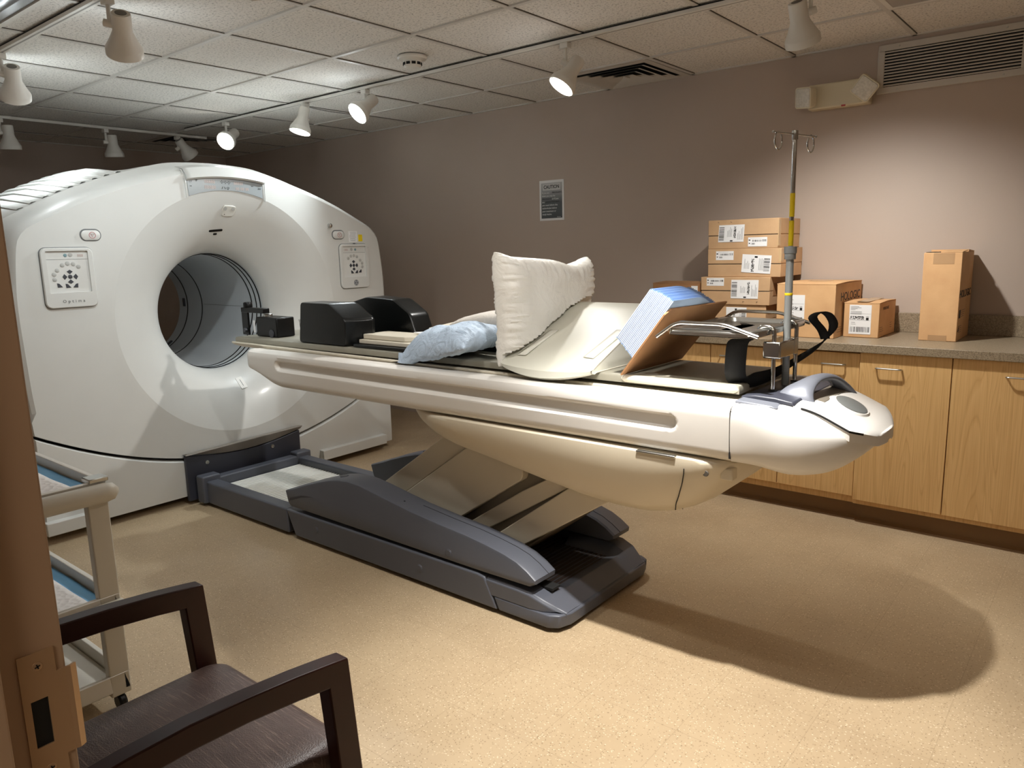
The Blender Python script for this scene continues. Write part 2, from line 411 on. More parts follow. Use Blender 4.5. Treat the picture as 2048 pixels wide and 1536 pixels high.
cabinet('maple single-door base cabinet behind the tray, left end of the counter run', -2.16, -1.765, [(-2.16, -1.765, -2.04, -1.93, .805)], 3.876, .138, .862)
cabinet('maple two-door base cabinet behind the couch nose, under the box stack', -1.765, -.987, [(-1.765, -1.373, -1.703, -1.590, .807), (-1.373, -.987, -1.166, -1.055, .805)], 3.876, .138, .862)
cabinet('maple two-door base cabinet under the tall narrow box, nearest right edge', -.987, -.195, [(-.987, -.591, -.910, -.798, .802), (-.591, -.195, -.382, -.270, .804)], 3.864, .126, .870)
wt = MB().box(-2.20, .30, 3.842, WALLY-.002, .872, .912).build('worktop', LAMI, bevel=.0025)
tag(wt, 'speckled beige laminate worktop carrying the brown shipping boxes', 'worktop')
MB().box(-2.20, .30, WALLY-.022, WALLY-.002, .912, 1.017).build('backsplash', LAMI, wt, bevel=.002)

# ------------------------------------------------------------------ boxes
def label(parent, o, x, u, w, h, kind):
    """printed shipping label on a box face; o is its centre (parent-local)"""
    o = Vector(o); x = Vector(x).normalized(); u = Vector(u).normalized(); n = x.cross(u)
    lb = MB().obox(o+n*.0006, x, u, n, w/2, h/2, .0005).build('shipping_label', PAPER, parent, local=True)
    rnd = random.Random(int(abs(o.x*997)+abs(o.z*313)+w*5000))
    q = n*.0013
    bars = MB(); txt = MB()
    def bar(cx, cy, hw, hh, mb): mb.obox(o+x*cx*w+u*cy*h+q, x, u, n, hw*w, hh*h, .0002)
    def code(cx, cy, hw, hh, vert, n_):
        t = -1.
        while t < .96:
            k = rnd.choice((.4, .7, 1.3))/n_; 
            if vert: bar(cx+hw*(t+k), cy, hw*k, hh, bars)
            else: bar(cx, cy+hh*(t+k), hw, hh*k, bars)
            t += 2*k+rnd.choice((.5, .8, 1.4))*2/n_
    def block(cx, cy, hw, hh, a, b):
        for i in range(a):
            for j in range(b):
                if rnd.random() < .58: bar(cx-hw+2*hw*(i+.5)/a, cy-hh+2*hh*(j+.5)/b, hw/a, hh/b*.9, bars)
    def lines(cx, cy, hw, n_, dy, vert=False):
        for k in range(n_):
            l = rnd.uniform(.4, 1)
            if vert: bar(cx+k*dy, cy-hw*(1-l), .006, hw*l, txt)
            else: bar(cx-hw*(1-l), cy-k*dy, hw*l, .006, txt)
    if kind == 'side':      # big label lying on its side
        code(-.38, 0, .10, .40, False, 30); block(.14, .06, .045, .33, 5, 26); lines(-.14, .1, .3, 4, .05, True); lines(.26, 0, .38, 5, .045, True)
        bar(.02, -.43, .05, .035, bars); bar(.02, -.43, .02, .015, txt)
    elif kind == 'side2':
        code(.36, 0, .10, .38, False, 30); block(-.12, -.08, .05, .36, 5, 26); lines(-.40, 0, .3, 4, .05, True); lines(.1, 0, .34, 4, .045, True); bar(-.02, .38, .05, .05, bars)
    elif kind == 'up':
        lines(-.18, .44, .26, 4, .035); lines(-.18, .27, .26, 3, .04); block(-.14, .06, .32, .055, 26, 5); bar(.33, .03, .06, .045, bars); text('FedEx', h*.035, INK, lb, o+x*.33*w+u*.11*h+q, x, u)
        lines(-.2, -.1, .2, 2, .06); code(0, -.34, .43, .09, True, 34); bar(0, -.02, .47, .003, txt); bar(0, .20, .47, .003, txt)
    else:                   # small part label
        code(-.02, .12, .24, .10, True, 24); code(.36, .14, .1, .12, True, 9); bar(-.42, .2, .045, .06, bars); bar(-.42, -.15, .035, .05, bars); code(-.22, -.2, .08, .09, True, 8); lines(-.1, .38, .3, 1, .1)
    bars.build('barcode', INK, lb, local=True); txt.build('small_print', INKG, lb, local=True)
    return lb

def carton(label_, loc, w, d, h, m, rot=0., seam=None, group=None, flap=False, tapes=()):
    """loc = centre of the base; front faces -Y"""
    t = thing('cardboard_box', label_, 'box', (loc[0], loc[1], loc[2]+.0008), group, rot)
    b = MB()
    if seam:
        b.box(-w/2, w/2, -d/2, d/2, 0, seam-.0012).box(-w/2-.0012, w/2+.0012, -d/2-.0015, d/2+.001, seam+.0012, h)
        b.box(-w/2+.004, w/2-.004, -d/2+.004, d/2-.004, seam-.003, seam+.003)
    else: b.box(-w/2, w/2, -d/2, d/2, 0, h-.002)
    b.build('carton', m, t, bevel=.0025, local=True)
    if seam:
        MB().box(-w/2+.002, w/2-.002, -d/2-.0004, -d/2+.003, seam-.0013, seam+.0013).build('lid_gap', SEAM, t, local=True)
    if flap:
        f = MB()
        f.prism([(-d/2-.001, h-.003), (-.003, h+.002), (-.003, h+.005), (-d/2-.001, h+.0005)], 'x', -w/2-.001, w/2+.001)
        f.prism([(.003, h+.001), (d/2, h-.003), (d/2, h), (.003, h+.005)], 'x', -w/2-.001, w/2+.001)
        f.build('top_flap', m, t, local=True)
    for a in tapes: MB().box(*a).build('tape', KRAFTT, t, local=True)
    return t
X1 = (1, 0, 0); Z1 = (0, 0, 1)
# the stack of four flat cartons
y_s = 4.30; dd = .335
for k, (x0, x1, lab) in enumerate(((-1.94, -1.56, 'flat cardboard box at the bottom of the stack, mostly hidden behind the steel tray'),
        (-1.943, -1.538, 'flat cardboard box third from the top of the stack'),
        (-1.909, -1.486, 'flat cardboard box second from the top of the stack'),
        (-1.911, -1.506, 'flat cardboard box on top of the stack beside the drip pole'))):
    z = (.912, 1.0625, 1.2185, 1.3765)[k]; hh = (.150, .1555, .1575, .161)[k]; wd = x1-x0
    t = carton(lab, ((x0+x1)/2, y_s+(0, -.012, .0, .003)[k], z), wd, dd, hh, KRAFT, seam=hh*(.46 if k != 1 else .50), group='stack of flat cartons')
    f = -dd/2-.0016
    if k == 3:
        label(t, (-.065, f, .085), X1, (.05, 0, 1), .150, .095, 'side'); label(t, (.088, f, .035), X1, Z1, .108, .05, 'small')
        MB().box(wd/2-.002, wd/2+.0018, -dd/2-.002, -dd/2+.03, .01, hh-.01).build('tape', TAPE, t, local=True)
        mk = MB()
        for q in (-.145, -.07): mk.box(q, q+.008, f-.0004, f, .146, .1475); mk.box(q, q+.0015, f-.0004, f, .146, .152)
        mk.build('printed_mark', INK, t, local=True)
    if k == 2:
        label(t, (-.110, f, .120), X1, Z1, .105, .05, 'small'); label(t, (.075, f, .072), (1, 0, -.06), (.06, 0, 1), .165, .10, 'side2')
        MB().box(wd/2-.012, wd/2+.0016, f-.0006, -dd/2+.03, .085, .15).build('tape', TAPE, t, local=True)
    if k == 1:
        label(t, (-.115, f, .128), X1, Z1, .105, .045, 'small'); label(t, (.060, f, .088), X1, (.02, 0, 1), .158, .104, 'side')
        MB().box(wd/2+.0004, wd/2+.0016, -dd/2+.05, -dd/2+.13, .05, .12).build('side_sticker', KRAFTD, t, local=True)
        mk = MB()
        for q in (.05, .13): mk.box(q, q+.008, f-.0004, f, .018, .0195); mk.box(q, q+.0015, f-.0004, f, .012, .0195)
        mk.build('printed_mark', INK, t, local=True)
    if k == 0: label(t, (.02, f, .085), X1, Z1, .12, .10, 'side2')
# low brown box left of the stack
t = carton('dim brown cardboard box left of the box stack, behind the blue pads', (-2.098, 4.24, .912), .295, .29, .270, KRAFTD, flap=True)
MB().box(-.148, .148, .0, .03, .2735, .2755).build('tape', TAPE, t, local=True)
MB().box(.105, .145, -.1465, -.1455, .22, .255).build('side_sticker', PAPER, t, local=True)
# medium box with the maker's name
t = carton('medium cardboard box with black lettering right of the stack, white label behind the pole', (-1.302, 4.232, .912), .298, .470, .278, KRAFT2, flap=True)
label(t, (-.055, -.2357, .143), X1, Z1, .105, .155, 'up')
text('HOLOGIC', .062, INK, t, (.1497, .03, .205), (0, 1, 0), (0, 0, 1), bold=.0006, xs=1.25)
mk = MB()
for q in range(3): mk.box(.149, .1496, -.185, -.115+q*.01, .052-q*.012, .0535-q*.012)
mk.build('small_print', INK, t, local=True)
MB().box(-.06, .06, -.03, .03, .2835, .2842).build('tape', TAPE, t, local=True)
# small box in front of it
t = carton('small cardboard box with tall white label beside the medium lettered box', (-1.057, 4.287, .912), .170, .334, .178, KRAFT2, flap=True)
label(t, (-.005, -.1676, .092), X1, Z1, .106, .150, 'up')
text('HOLOGIC', .022, INK, t, (.0857, -.035, .145), (0, 1, 0), (0, 0, 1), xs=1.2)
mk = MB()
for q in range(3): mk.box(.085, .0856, -.15, -.09+q*.01, .05-q*.01, .0515-q*.01); mk.box(.085, .0856, .06, .10, .06-q*.012, .0615-q*.012)
mk.build('small_print', INK, t, local=True)
MB().box(-.03, .03, -.167, .16, .1835, .1842).build('tape', TAPE, t, local=True)
# tall narrow box
t = carton('tall narrow cardboard box standing alone at the right on the worktop', (-.709, 4.298, .912), .164, .330, .428, KRAFT2, flap=False,
    tapes=[(-.04, .05, -.1659, -.1647, .372, .424), (-.04, .04, -.1659, -.1647, .0, .028)])
fl = MB(); fl.prism([(-.164, .427), (-.02, .433), (-.02, .436), (-.164, .430)], 'x', -.01, .082); fl.prism([(.0, .427), (.164, .426), (.164, .429), (.0, .438)], 'x', -.082, .082)
fl.build('top_flap', KRAFT2, t, local=True)
MB().box(-.076, -.012, -.15, -.02, .4265, .4285).build('open_gap', SEAM, t, local=True)
text('HOLOGIC', .052, INK, t, (.0827, -.01, .225), (0, 1, 0), (0, 0, 1), bold=.0006, xs=1.3)
mk = MB(); mk.box(.082, .0826, -.14, -.10, .11, .15)
for q in range(4): mk.box(.082, .0826, -.08, .02-q*.01, .145-q*.01, .1465-q*.01); mk.box(.082, .0826, -.12, -.05, .07-q*.01, .0715-q*.01)
mk.prism([(-.15, .045), (-.12, .045), (-.12, .075)], 'x', .082, .0826)
mk.build('small_print', INK, t, local=True)

# ------------------------------------------------------------------ on the long wall
px0, px1, pz0, pz1 = -3.395, -3.178, 1.603, 1.886
pc = ((px0+px1)/2, WALLY-.002, (pz0+pz1)/2)
t = thing('caution_notice', 'black and white CAUTION notice on the taupe wall', 'sign', pc)
hw, hh = (px1-px0)/2, (pz1-pz0)/2
MB().box(-hw, hw, -.0012, .001, -hh, hh).build('notice_sheet', PAPER, t, local=True)
MB().box(-hw+.016, hw-.016, -.0018, -.001, -hh+.016, hh-.018).build('printed_panel', m_poster(-hh, hh), t, local=True)
hb = MB().box(-hw+.030, hw-.030, -.0026, -.001, hh-.070, hh-.026).build('heading_panel', mat('notice_grey', (196, 196, 194), .4, var=0), t, local=True)
text('CAUTION', .034, INK, hb, (0, -.0029, hh-.048), X1, Z1, bold=.0008, xs=.9)
rows = [(('If you are ', 0), ('PREGNANT,', 1)), (('think you may be', 0),), (('PREGNANT', 1), (' or if you', 0)), (('are ', 0), ('BREASTFEEDING', 1)), (('you must inform the', 0),), (('technologist before', 0),), (('your treatment or', 0),), (('study begins.', 0),)]
PG = mat('print_light', (206, 206, 204), .5, var=0)
for k, r in enumerate(rows):
    x = -hw+.024
    for s_, dark in r:
        text(s_, .0165, INK if dark else PG, t, (x, -.0021, hh-.088-k*.0215), X1, Z1, align='LEFT', bold=.0003)
        x += len(s_)*.0094*(1.12 if dark else .86)
text('Siemens', .010, PG, t, (hw-.045, -.0021, -hh+.024), X1, Z1)
# return air grille
gx0, gx1, gz0, gz1 = -1.140, -.470, 2.164, 2.408
t = thing('return_air_grille', 'long white louvered return air grille high on the wall at right', 'vent', ((gx0+gx1)/2, WALLY, (gz0+gz1)/2))
fr = MB(); a = .032
fr.box(gx0, gx1, WALLY-.012, WALLY-.001, gz1-a, gz1).box(gx0, gx1, WALLY-.012, WALLY-.001, gz0, gz0+a).box(gx0, gx0+a, WALLY-.012, WALLY-.001, gz0+a, gz1-a).box(gx1-a, gx1, WALLY-.012, WALLY-.001, gz0+a, gz1-a)
fr.build('frame', GRILLE, t, bevel=.003)
MB().box(gx0+a, gx1-a, WALLY-.003, WALLY-.001, gz0+a, gz1-a).build('backing', VENTD, t)
sl = MB(); n = 12; st = (gz1-gz0-2*a)/n
for k in range(n):
    z = gz0+a+st*(k+.5); sl.prism([(WALLY-.012, z-st*.30), (WALLY-.0025, z+st*.30), (WALLY-.0025, z+st*.42), (WALLY-.012, z+st*.05)], 'x', gx0+a, gx1-a)
sl.build('louver', GRILLE, t)
for x in (gx0+.10, gx1-.10):
    for z in (gz0+.015, gz1-.015): MB().lathe([(.0045, 0), (.004, .003), (.0001, .0035)], (x, WALLY-.012, z), (0, -1, 0), 10).build('screw', STEEL, t)
# emergency light
ex0, ex1, ez0, ez1 = -1.485, -1.150, 2.120, 2.250
t = thing('emergency_light', 'cream twin-head emergency light beside the wall grille', 'emergency light', ((ex0+ex1)/2, WALLY, (ez0+ez1)/2))
MB().box(ex0+.01, ex1-.01, WALLY-.075, WALLY-.001, ez0, ez1).build('housing', EMERG, t, bevel=.008, seg=3)
MB().box(ex0+.19, ex0+.21, WALLY-.082, WALLY-.074, ez0-.002, ez0+.006).build('indicator', RED, t)
for x, z, yaw_, tilt, roll_ in ((ex0+.028, 2.187, -.45, -.15, .12), (ex1-.018, 2.200, .05, -.32, .72)):
    fwd = Vector((math.sin(yaw_), -math.cos(yaw_), tilt)).normalized(); rr = fwd.cross(Vector((0, 0, 1))).normalized(); uu = rr.cross(fwd)
    r3 = rr*math.cos(roll_)+uu*math.sin(roll_); u3 = uu*math.cos(roll_)-rr*math.sin(roll_); c0 = Vector((x, WALLY-.085, z))
    rings = []
    for s_, dep in ((.030, -.01), (.050, .012), (.055, .042), (.055, .058)):
        rings.append([c0+fwd*dep+r3*p+u3*q for p, q in rrect(2*s_, 2*s_, s_*.28, 4)])
    h = MB().loft(rings).build('lamp_head', EMERG, t, bevel=.002)
    MB().loft([[c0+fwd*dep+r3*p+u3*q for p, q in rrect(2*s_, 2*s_, s_*.22, 4)] for s_, dep in ((.049, .057), (.047, .062), (.030, .066))]).build('lens', CLEARL, h)

# ------------------------------------------------------------------ ceiling fittings
def diffuser(label_, x0, x1, y0, y1):
    cx, cy = (x0+x1)/2, (y0+y1)/2; t = thing('ceiling_diffuser', label_, 'vent', (cx, cy, CEIL))
    hx, hy = (x1-x0)/2, (y1-y0)/2
    MB().box(-hx+.02, hx-.02, -hy+.02, hy-.02, .003, .006).build('backing', VENTD, t, local=True)
    def ring(a0, z0, a1, z1, name):
        P = [[(sx*(hx-a), sy*(hy-a), z) for sx, sy in ((1, 1), (-1, 1), (-1, -1), (1, -1))] for a, z in ((a0, z0), (a1, z1), (a1+.003, z1+.002), (a0+.003, z0+.002))]
        MB().loft(P+[P[0]], True, False, False).build(name, GRILLE, t, local=True, angle=20)
    ring(.0, -.002, .045, -.003, 'frame')
    for k in range(4): ring(.052+k*.056, -.013, .098+k*.056, .001, 'vane')
    q = .295; MB().box(-hx+q, hx-q, -hy+q, hy-q, -.013, -.010).build('centre_plate', GRILLE, t, local=True)
diffuser('square four-way ceiling diffuser against the long wall above the notice', GX0+.6096+.015, GX0+2*.6096-.015, 3.935, 4.475)
diffuser('small far ceiling diffuser in the corner behind the gantry lamps', -6.93, -6.35, 3.33, 3.90)
t = thing('smoke_detector', 'round white smoke detector on the ceiling tile', 'smoke detector', (-3.085, 2.975, CEIL))
MB().lathe([(.0, 0), (.078, 0), (.080, -.008), (.074, -.016), (.052, -.022)], (0, 0, 0), (0, 0, 1), 32).build('base', FIXW, t, local=True)
sen = MB().lathe([(.051, -.020), (.049, -.030), (.047, -.048), (.040, -.058), (.0, -.060)], (0, 0, 0), (0, 0, 1), 32).build('sensor_head', FIXW, t, local=True)
vs = MB()
for k in range(10):
    a = 2*PI*k/10; vs.obox((math.cos(a)*.0485, math.sin(a)*.0485, -.039), (math.cos(a), math.sin(a), 0), (-math.sin(a), math.cos(a), 0), (0, 0, 1), .002, .0105, .0065)
vs.build('intake_slot', VENTD, sen, local=True)
# recessed troffer top left and flush panel top right
def troffer(label_, x0, x1, y0, y1, on=False):
    t = thing('recessed_troffer', label_, 'ceiling light', ((x0+x1)/2, (y0+y1)/2, CEIL))
    f = MB(); a = .022
    f.box(x0, x1, y0, y0+a, CEIL-.006, CEIL+.004).box(x0, x1, y1-a, y1, CEIL-.006, CEIL+.004).box(x0, x0+a, y0+a, y1-a, CEIL-.006, CEIL+.004).box(x1-a, x1, y0+a, y1-a, CEIL-.006, CEIL+.004)
    f.build('frame', FIXW, t)
    MB().box(x0+a, x1-a, y0+a, y1-a, CEIL+.001, CEIL+.004).build('reflector', REFL, t)
    return t, a
t, a = troffer('unlit recessed troffer with polished reflector, top left of the ceiling', -3.985, -3.36, .86, 1.335)
b = MB()
for k in range(2):
    y = 1.0+k*.2; b.loft([[(x, y+.055*math.cos(q), CEIL-.004-.022*math.sin(q)) for q in (PI*i/8 for i in range(9))] for x in (-3.94, -3.40)], False, False, False)
b.build('lamp_cover', REFL, t)
t = thing('ceiling_vent', 'small slotted ceiling vent beside the top-left troffer', 'vent', (-4.26, 1.2, CEIL))
f = MB(); f.box(-4.52, -4.01, .95, .975, CEIL-.005, CEIL+.003).box(-4.52, -4.01, 1.31, 1.335, CEIL-.005, CEIL+.003).box(-4.52, -4.495, .975, 1.31, CEIL-.005, CEIL+.003).box(-4.035, -4.01, .975, 1.31, CEIL-.005, CEIL+.003); f.build('frame', GRILLE, t)
MB().box(-4.495, -4.035, .975, 1.31, CEIL+.001, CEIL+.003).build('backing', VENTD, t)
f = MB()
for k in range(9): f.box(-4.485+k*.05, -4.462+k*.05, .975, 1.31, CEIL-.004, CEIL+.001)
f.build('slat', GRILLE, t)
t, a = troffer('unlit flush panel light at the top edge above the wall grille', -.958, -.38, 3.335, 3.90)
MB().box(-.938, -.40, 3.355, 3.88, CEIL-.004, CEIL).build('lens_panel', mat('panel_lens', (168, 162, 156), .5, var=.01), t)

# ------------------------------------------------------------------ track lighting
def track(label_, p0, p1):
    (x0, y0), (x1, y1) = p0, p1
    t = thing('lighting_track', label_, 'light track', ((x0+x1)/2, (y0+y1)/2, CEIL))
    hw = .018
    if abs(x1-x0) > abs(y1-y0):
        MB().box(x0, x1, y0-hw, y0+hw, CEIL-.021, CEIL-.001).build('rail', FIXW, t, bevel=.002)
        MB().box(x0+.01, x1-.01, y0-.004, y0+.004, CEIL-.0215, CEIL-.019).build('slot', mat('track_slot', (150, 147, 142), .6, var=0), t)
        MB().box(x0, x1, y0-hw-.0016, y0-hw-.0002, CEIL-.006, CEIL-.001).build('shadow_gap', SEAM, t)
    else:
        MB().box(x0-hw, x0+hw, y0, y1, CEIL-.021, CEIL-.001).build('rail', FIXW, t, bevel=.002)
        MB().box(x0-.004, x0+.004, y0+.01, y1-.01, CEIL-.0215, CEIL-.019).build('slot', mat('track_slot', (150, 147, 142), .6, var=0), t)
    return t
track('long white lighting track running toward the wall corner above the couch', (-6.03, 3.262), (.9, 3.262))
track('white lighting track at top left in front of the troffer', (-5.2, 1.452), (.9, 1.452))
track('far white lighting track crossing behind the gantry top', (-6.34, .9), (-6.34, 3.60))
track('white lighting track overhead between the two long ones', (-1.6, 1.83), (.6, 1.83))
SPOTS = []
def spot(label_, loc, aim, lit, power=0., size=100., blend=.7, col=(1, .98, .94), side=(1, 0, 0), rad=.03, glow=0.):
    """track head hanging from a rail; aim is the direction the bell points"""
    t = thing('track_spotlight', label_, 'spotlight', loc)
    d = Vector(aim).normalized(); sd = Vector(side); sd = (sd-d*sd.dot(d)).normalized()
    MB().box(-.024, .024, -.018, .018, -.045, -.0178).build('adapter', FIXW, t, bevel=.003, local=True)
    MB().tube([(0, 0, -.04), (0, 0, -.115)], .0085, 10).build('stem', FIXW, t, local=True)
    k = Vector((0, 0, -.115))
    MB().lathe([(.0, -.022), (.015, -.022), (.015, .030), (.0, .030)], k, sd, 14).build('swivel', FIXW, t, local=True)
    o = k+sd*.045-d*.055
    q_ = 1.10
    h = MB().lathe([(r*q_, z*1.14) for r, z in ((.022, 0.), (.031, .001), (.033, .010), (.033, .060), (.036, .070), (.048, .096), (.060, .118), (.0635, .124), (.0635, .146), (.0605, .147), (.058, .140))], o, d, 28).build('bell', FIXW, t, local=True)
    MB().lathe([(.0001, .002), (.022, .0015), (.022, -.001), (.0001, -.001)], o, d, 18).build('rear_vent', mat('vent_ring', (120, 117, 112), .6, var=0), h, local=True)
    MB().lathe([(.0640, .157), (.055, .161), (.0001, .163)], o, d, 24).build('lens', LENS_ON if lit else LENS_OFF, h, local=True)
    if power:
        ld = bpy.data.lights.new('bulb', 'SPOT'); ld.energy = power; ld.spot_size = math.radians(size); ld.spot_blend = blend; ld.shadow_soft_size = rad; ld.color = col
        lo = bpy.data.objects.new('bulb', ld); C.objects.link(lo); lo.parent = t
        q = d.to_track_quat('-Z', 'Y'); lo.rotation_mode = 'QUATERNION'; lo.rotation_quaternion = q; lo.location = o+d*.172
    if glow:  # extra point light added beside the bell to brighten the ceiling
        ld = bpy.data.lights.new('added_glow', 'POINT'); ld.energy = glow; ld.shadow_soft_size = .05; ld.color = col
        lo = bpy.data.objects.new('added_glow', ld); C.objects.link(lo); lo.parent = t; lo.location = o+d*.21
    return t
TA, TB = 3.262, 1.452; HZ = CEIL-.004
COOL = (.86, .955, 1.0)
FACE = (.772, .636, 0)
spot('white track spotlight pointing at the boxes, cut by the top edge', (-1.093, TA, HZ), (.02, .60, -1), True, 74, 108, .9, side=(-.8, -.6, 0))
spot('lit track spotlight nearest the square diffuser', (-2.289, TA, HZ), (-.40, -.62, -1), True, 60, 140, 1, side=(.75, .63, .1), glow=.8)
spot('lit track spotlight tilted left, right one of the bead chain pair', (-3.818, TA, HZ), (-.12, -.9, -.72), True, 34, 105, .8, side=(.9, -.2, .2), col=COOL, glow=1.2)
spot('lit track spotlight pointing down, left one of the bead chain pair', (-4.438, TA, HZ), (-.05, -.30, -1), True, 30, 105, .8, side=(.5, -1, 0), col=COOL, glow=1.2)
spot('lit track spotlight at the far end facing the camera', (-5.445, TA, HZ), (.42, -.78, -.5), True, 16, 105, .8, side=(.8, .5, 0), col=COOL)
spot('white track spotlight seen from behind at top left, nearer and larger one', (-3.19, TB, HZ), (-.60, .28, -.80), True, 20, 105, .8, side=FACE, col=COOL, glow=2.2)
spot('white track spotlight seen from behind at top left, farther one by the edge', (-4.385, TB, HZ), (-.60, .20, -.80), True, 20, 105, .8, side=FACE, col=COOL, glow=2.4)
spot('unlit track spotlight above the middle of the gantry on the far track', (-6.34, 2.757, HZ), (-.10, .08, -1), False, side=(.2, 1, 0))
spot('unlit track spotlight above the gantry tilted right on the far track', (-6.34, 3.339, HZ), (-.1, .85, -1), False, side=(.3, .1, 1))
spot('unlit track spotlight at the left edge on the far track', (-6.34, 2.035, HZ), (-.1, .05, -1), False, side=(.3, 1, 0))
spot('track spotlight overhead aimed at the couch nose', (-.98, 1.83, HZ), (.06, .0, -1), True, 225, 84, .9, side=(0, -1, 0))
spot('track spotlight overhead aimed at the couch middle', (-2.1, TB, HZ), (-.25, .55, -1), True, 18, 120, .9, side=(0, -1, 0))
spot('track spotlight overhead on the front track aimed along the couch', (-.35, TB, HZ), (-.95, .42, -.72), True, 40, 75, .9, side=(0, -1, 0))
spot('added unseen spotlight on the long track, filling the room with ambient light', (.45, TA, HZ), (.2, .1, -1), True, 18, 110, .8, side=(0, -1, 0))  # unseen head added to raise the ambient bounce
spot('added unseen spotlight on the front track, filling the room with ambient light', (.55, TB, HZ), (.3, .2, -1), True, 18, 110, .8, side=(0, -1, 0))  # second unseen head, likewise added for ambient fill
# bead chain between two heads
bc = MB()
for k in range(34):
    u = k/33; p = Vector((lerp(-4.575, -4.585, u), lerp(3.40, 3.76, u), CEIL-.012-.006*math.sin(PI*u)))
    bc.lathe([(.0001, -.004), (.0035, -.002), (.0035, .002), (.0001, .004)], p, (0, 0, 1), 6)
tag(bc.build('bead_chain', mat('bead_grey', (90, 88, 84), .5, var=0)), 'short dark bead chain along the ceiling between two lit spotlights', 'chain')

# ------------------------------------------------------------------ scanner gantry
GK = .988; GY = 2.457; GZ = 1.0675; GXF = -4.15
def G(x, y, z): return (x*GK, y*GK, EYE+(z-EYE)*GK)
groot = thing('scanner_gantry', 'large white ring shaped PET CT scanner gantry at the left', 'scanner', (-4.8, 2.42, 0))
def crom(P, n=6):
    out = []
    for i in range(len(P)-1):
        p0 = P[max(i-1, 0)]; p1 = P[i]; p2 = P[i+1]; p3 = P[min(i+2, len(P)-1)]
        for k in range(n):
            t = k/n; out.append(tuple(.5*((2*b)+(-a+c)*t+(2*a-5*b+4*c-d)*t*t+(-a+3*b-3*c+d)*t**3) for a, b, c, d in zip(p0, p1, p2, p3)))
    return out+[tuple(P[-1])]
half = [(0, 1.925), (.16, 1.919), (.31, 1.900), (.58, 1.822), (.81, 1.735), (1.0, 1.645), (1.105, 1.590), (1.150, 1.545), (1.172, 1.48), (1.186, 1.30), (1.19, 1.1), (1.18, .75)]
half = crom(half, 5)
def seamz(y): return .205+.245*y*y
full_half = half+[(1.165, seamz(1.165)+.007)]
seamline = [(y, seamz(y)+.007) for y in [1.165*(1-k/24) for k in range(1, 25)]]
right_ = full_half+seamline
outline_front = right_+[(-y, z) for y, z in reversed(right_[1:-1])]
rear_half = half+[(1.165, .5), (1.155, .06), (1.13, .035)]
outline_rear = rear_half+[(0, .035)]+[(-y, z) for y, z in reversed(rear_half[1:])]
def radial(outline, th):
    c, s = math.cos(th), math.sin(th); best = None
    n = len(outline)
    for i in range(n):
        (x1, y1), (x2, y2) = outline[i], outline[(i+1) % n]; y1 -= GZ; y2 -= GZ
        dx, dy = x2-x1, y2-y1; den = c*dy-s*dx
        if abs(den) < 1e-12: continue
        r = (x1*dy-y1*dx)/den; u = (x1*s-y1*c)/den
        if -1e-6 <= u <= 1+1e-6 and r > 0: best = r if best is None else min(best, r)
    return best
def angles(corners, n=220):
    A = [2*PI*k/n for k in range(n)]
    for y, z in corners:
        a = math.atan2(z-GZ, y) % (2*PI); j = min(range(len(A)), key=lambda q: abs(A[q]-a)); A[j] = a
    return sorted(A)
cz = seamz(1.165)+.007
AF = angles([(1.165, cz), (-1.165, cz), (0, seamz(0)+.007)]); RF = [radial(outline_front, a) for a in AF]
def up_w(a): return smooth((math.sin(a)-.10)/.35)
def ring_out(A, R, x, inset_top, inset_side, hump=0.):
    P = []
    for a, r in zip(A, R):
        w = up_w(a); low = math.sin(a) < -.35
        d = lerp(inset_side, inset_top, w) if not low else inset_side*.15
        q = r-d; y, z = q*math.cos(a), GZ+q*math.sin(a)
        if hump and z > 1.3:
            ay = abs(y); z += hump*smooth((ay-.36)/.22)*(1-smooth((ay-1.0)/.2))
        P.append((x, GY+y, z))
    return P
PH = math.radians(62); R0, R1, XB = .36, .712, -4.45
def fun(phi): return R0+(R1-R0)*(1-math.cos(phi))/(1-math.cos(PH)), XB+(GXF-XB)*math.sin(phi)/math.sin(PH)
def circ(A, r, x): return [(x, GY+r*math.cos(a), GZ+r*math.sin(a)) for a in A]
fc = MB().loft([circ(AF, R1, GXF)]+[[tuple(lerp(p, q, t) for p, q in zip(u_, v_)) for u_, v_ in zip(circ(AF, R1, GXF), ring_out(AF, RF, GXF, .05, .035))] for t in (.33, .66)]+[ring_out(AF, RF, GXF, .05, .035), ring_out(AF, RF, GXF-.012, .036, .018), ring_out(AF, RF, GXF-.045, .014, .004), ring_out(AF, RF, GXF-.10, 0, 0), ring_out(AF, RF, GXF-.175, -.028, -.002), ring_out(AF, RF, GXF-.182, -.02, .004)], True, False, False)
fc.xf(G).build('front_cover', WHITE, groot, angle=28)
FA = [2*PI*k/160 for k in range(160)]
fr_ = [fun(PH*k/18) for k in range(19)]
MB().loft([circ(FA, r, x) for r, x in fr_], True, False, False).xf(G).build('bore_funnel', WHITE, groot, angle=50)
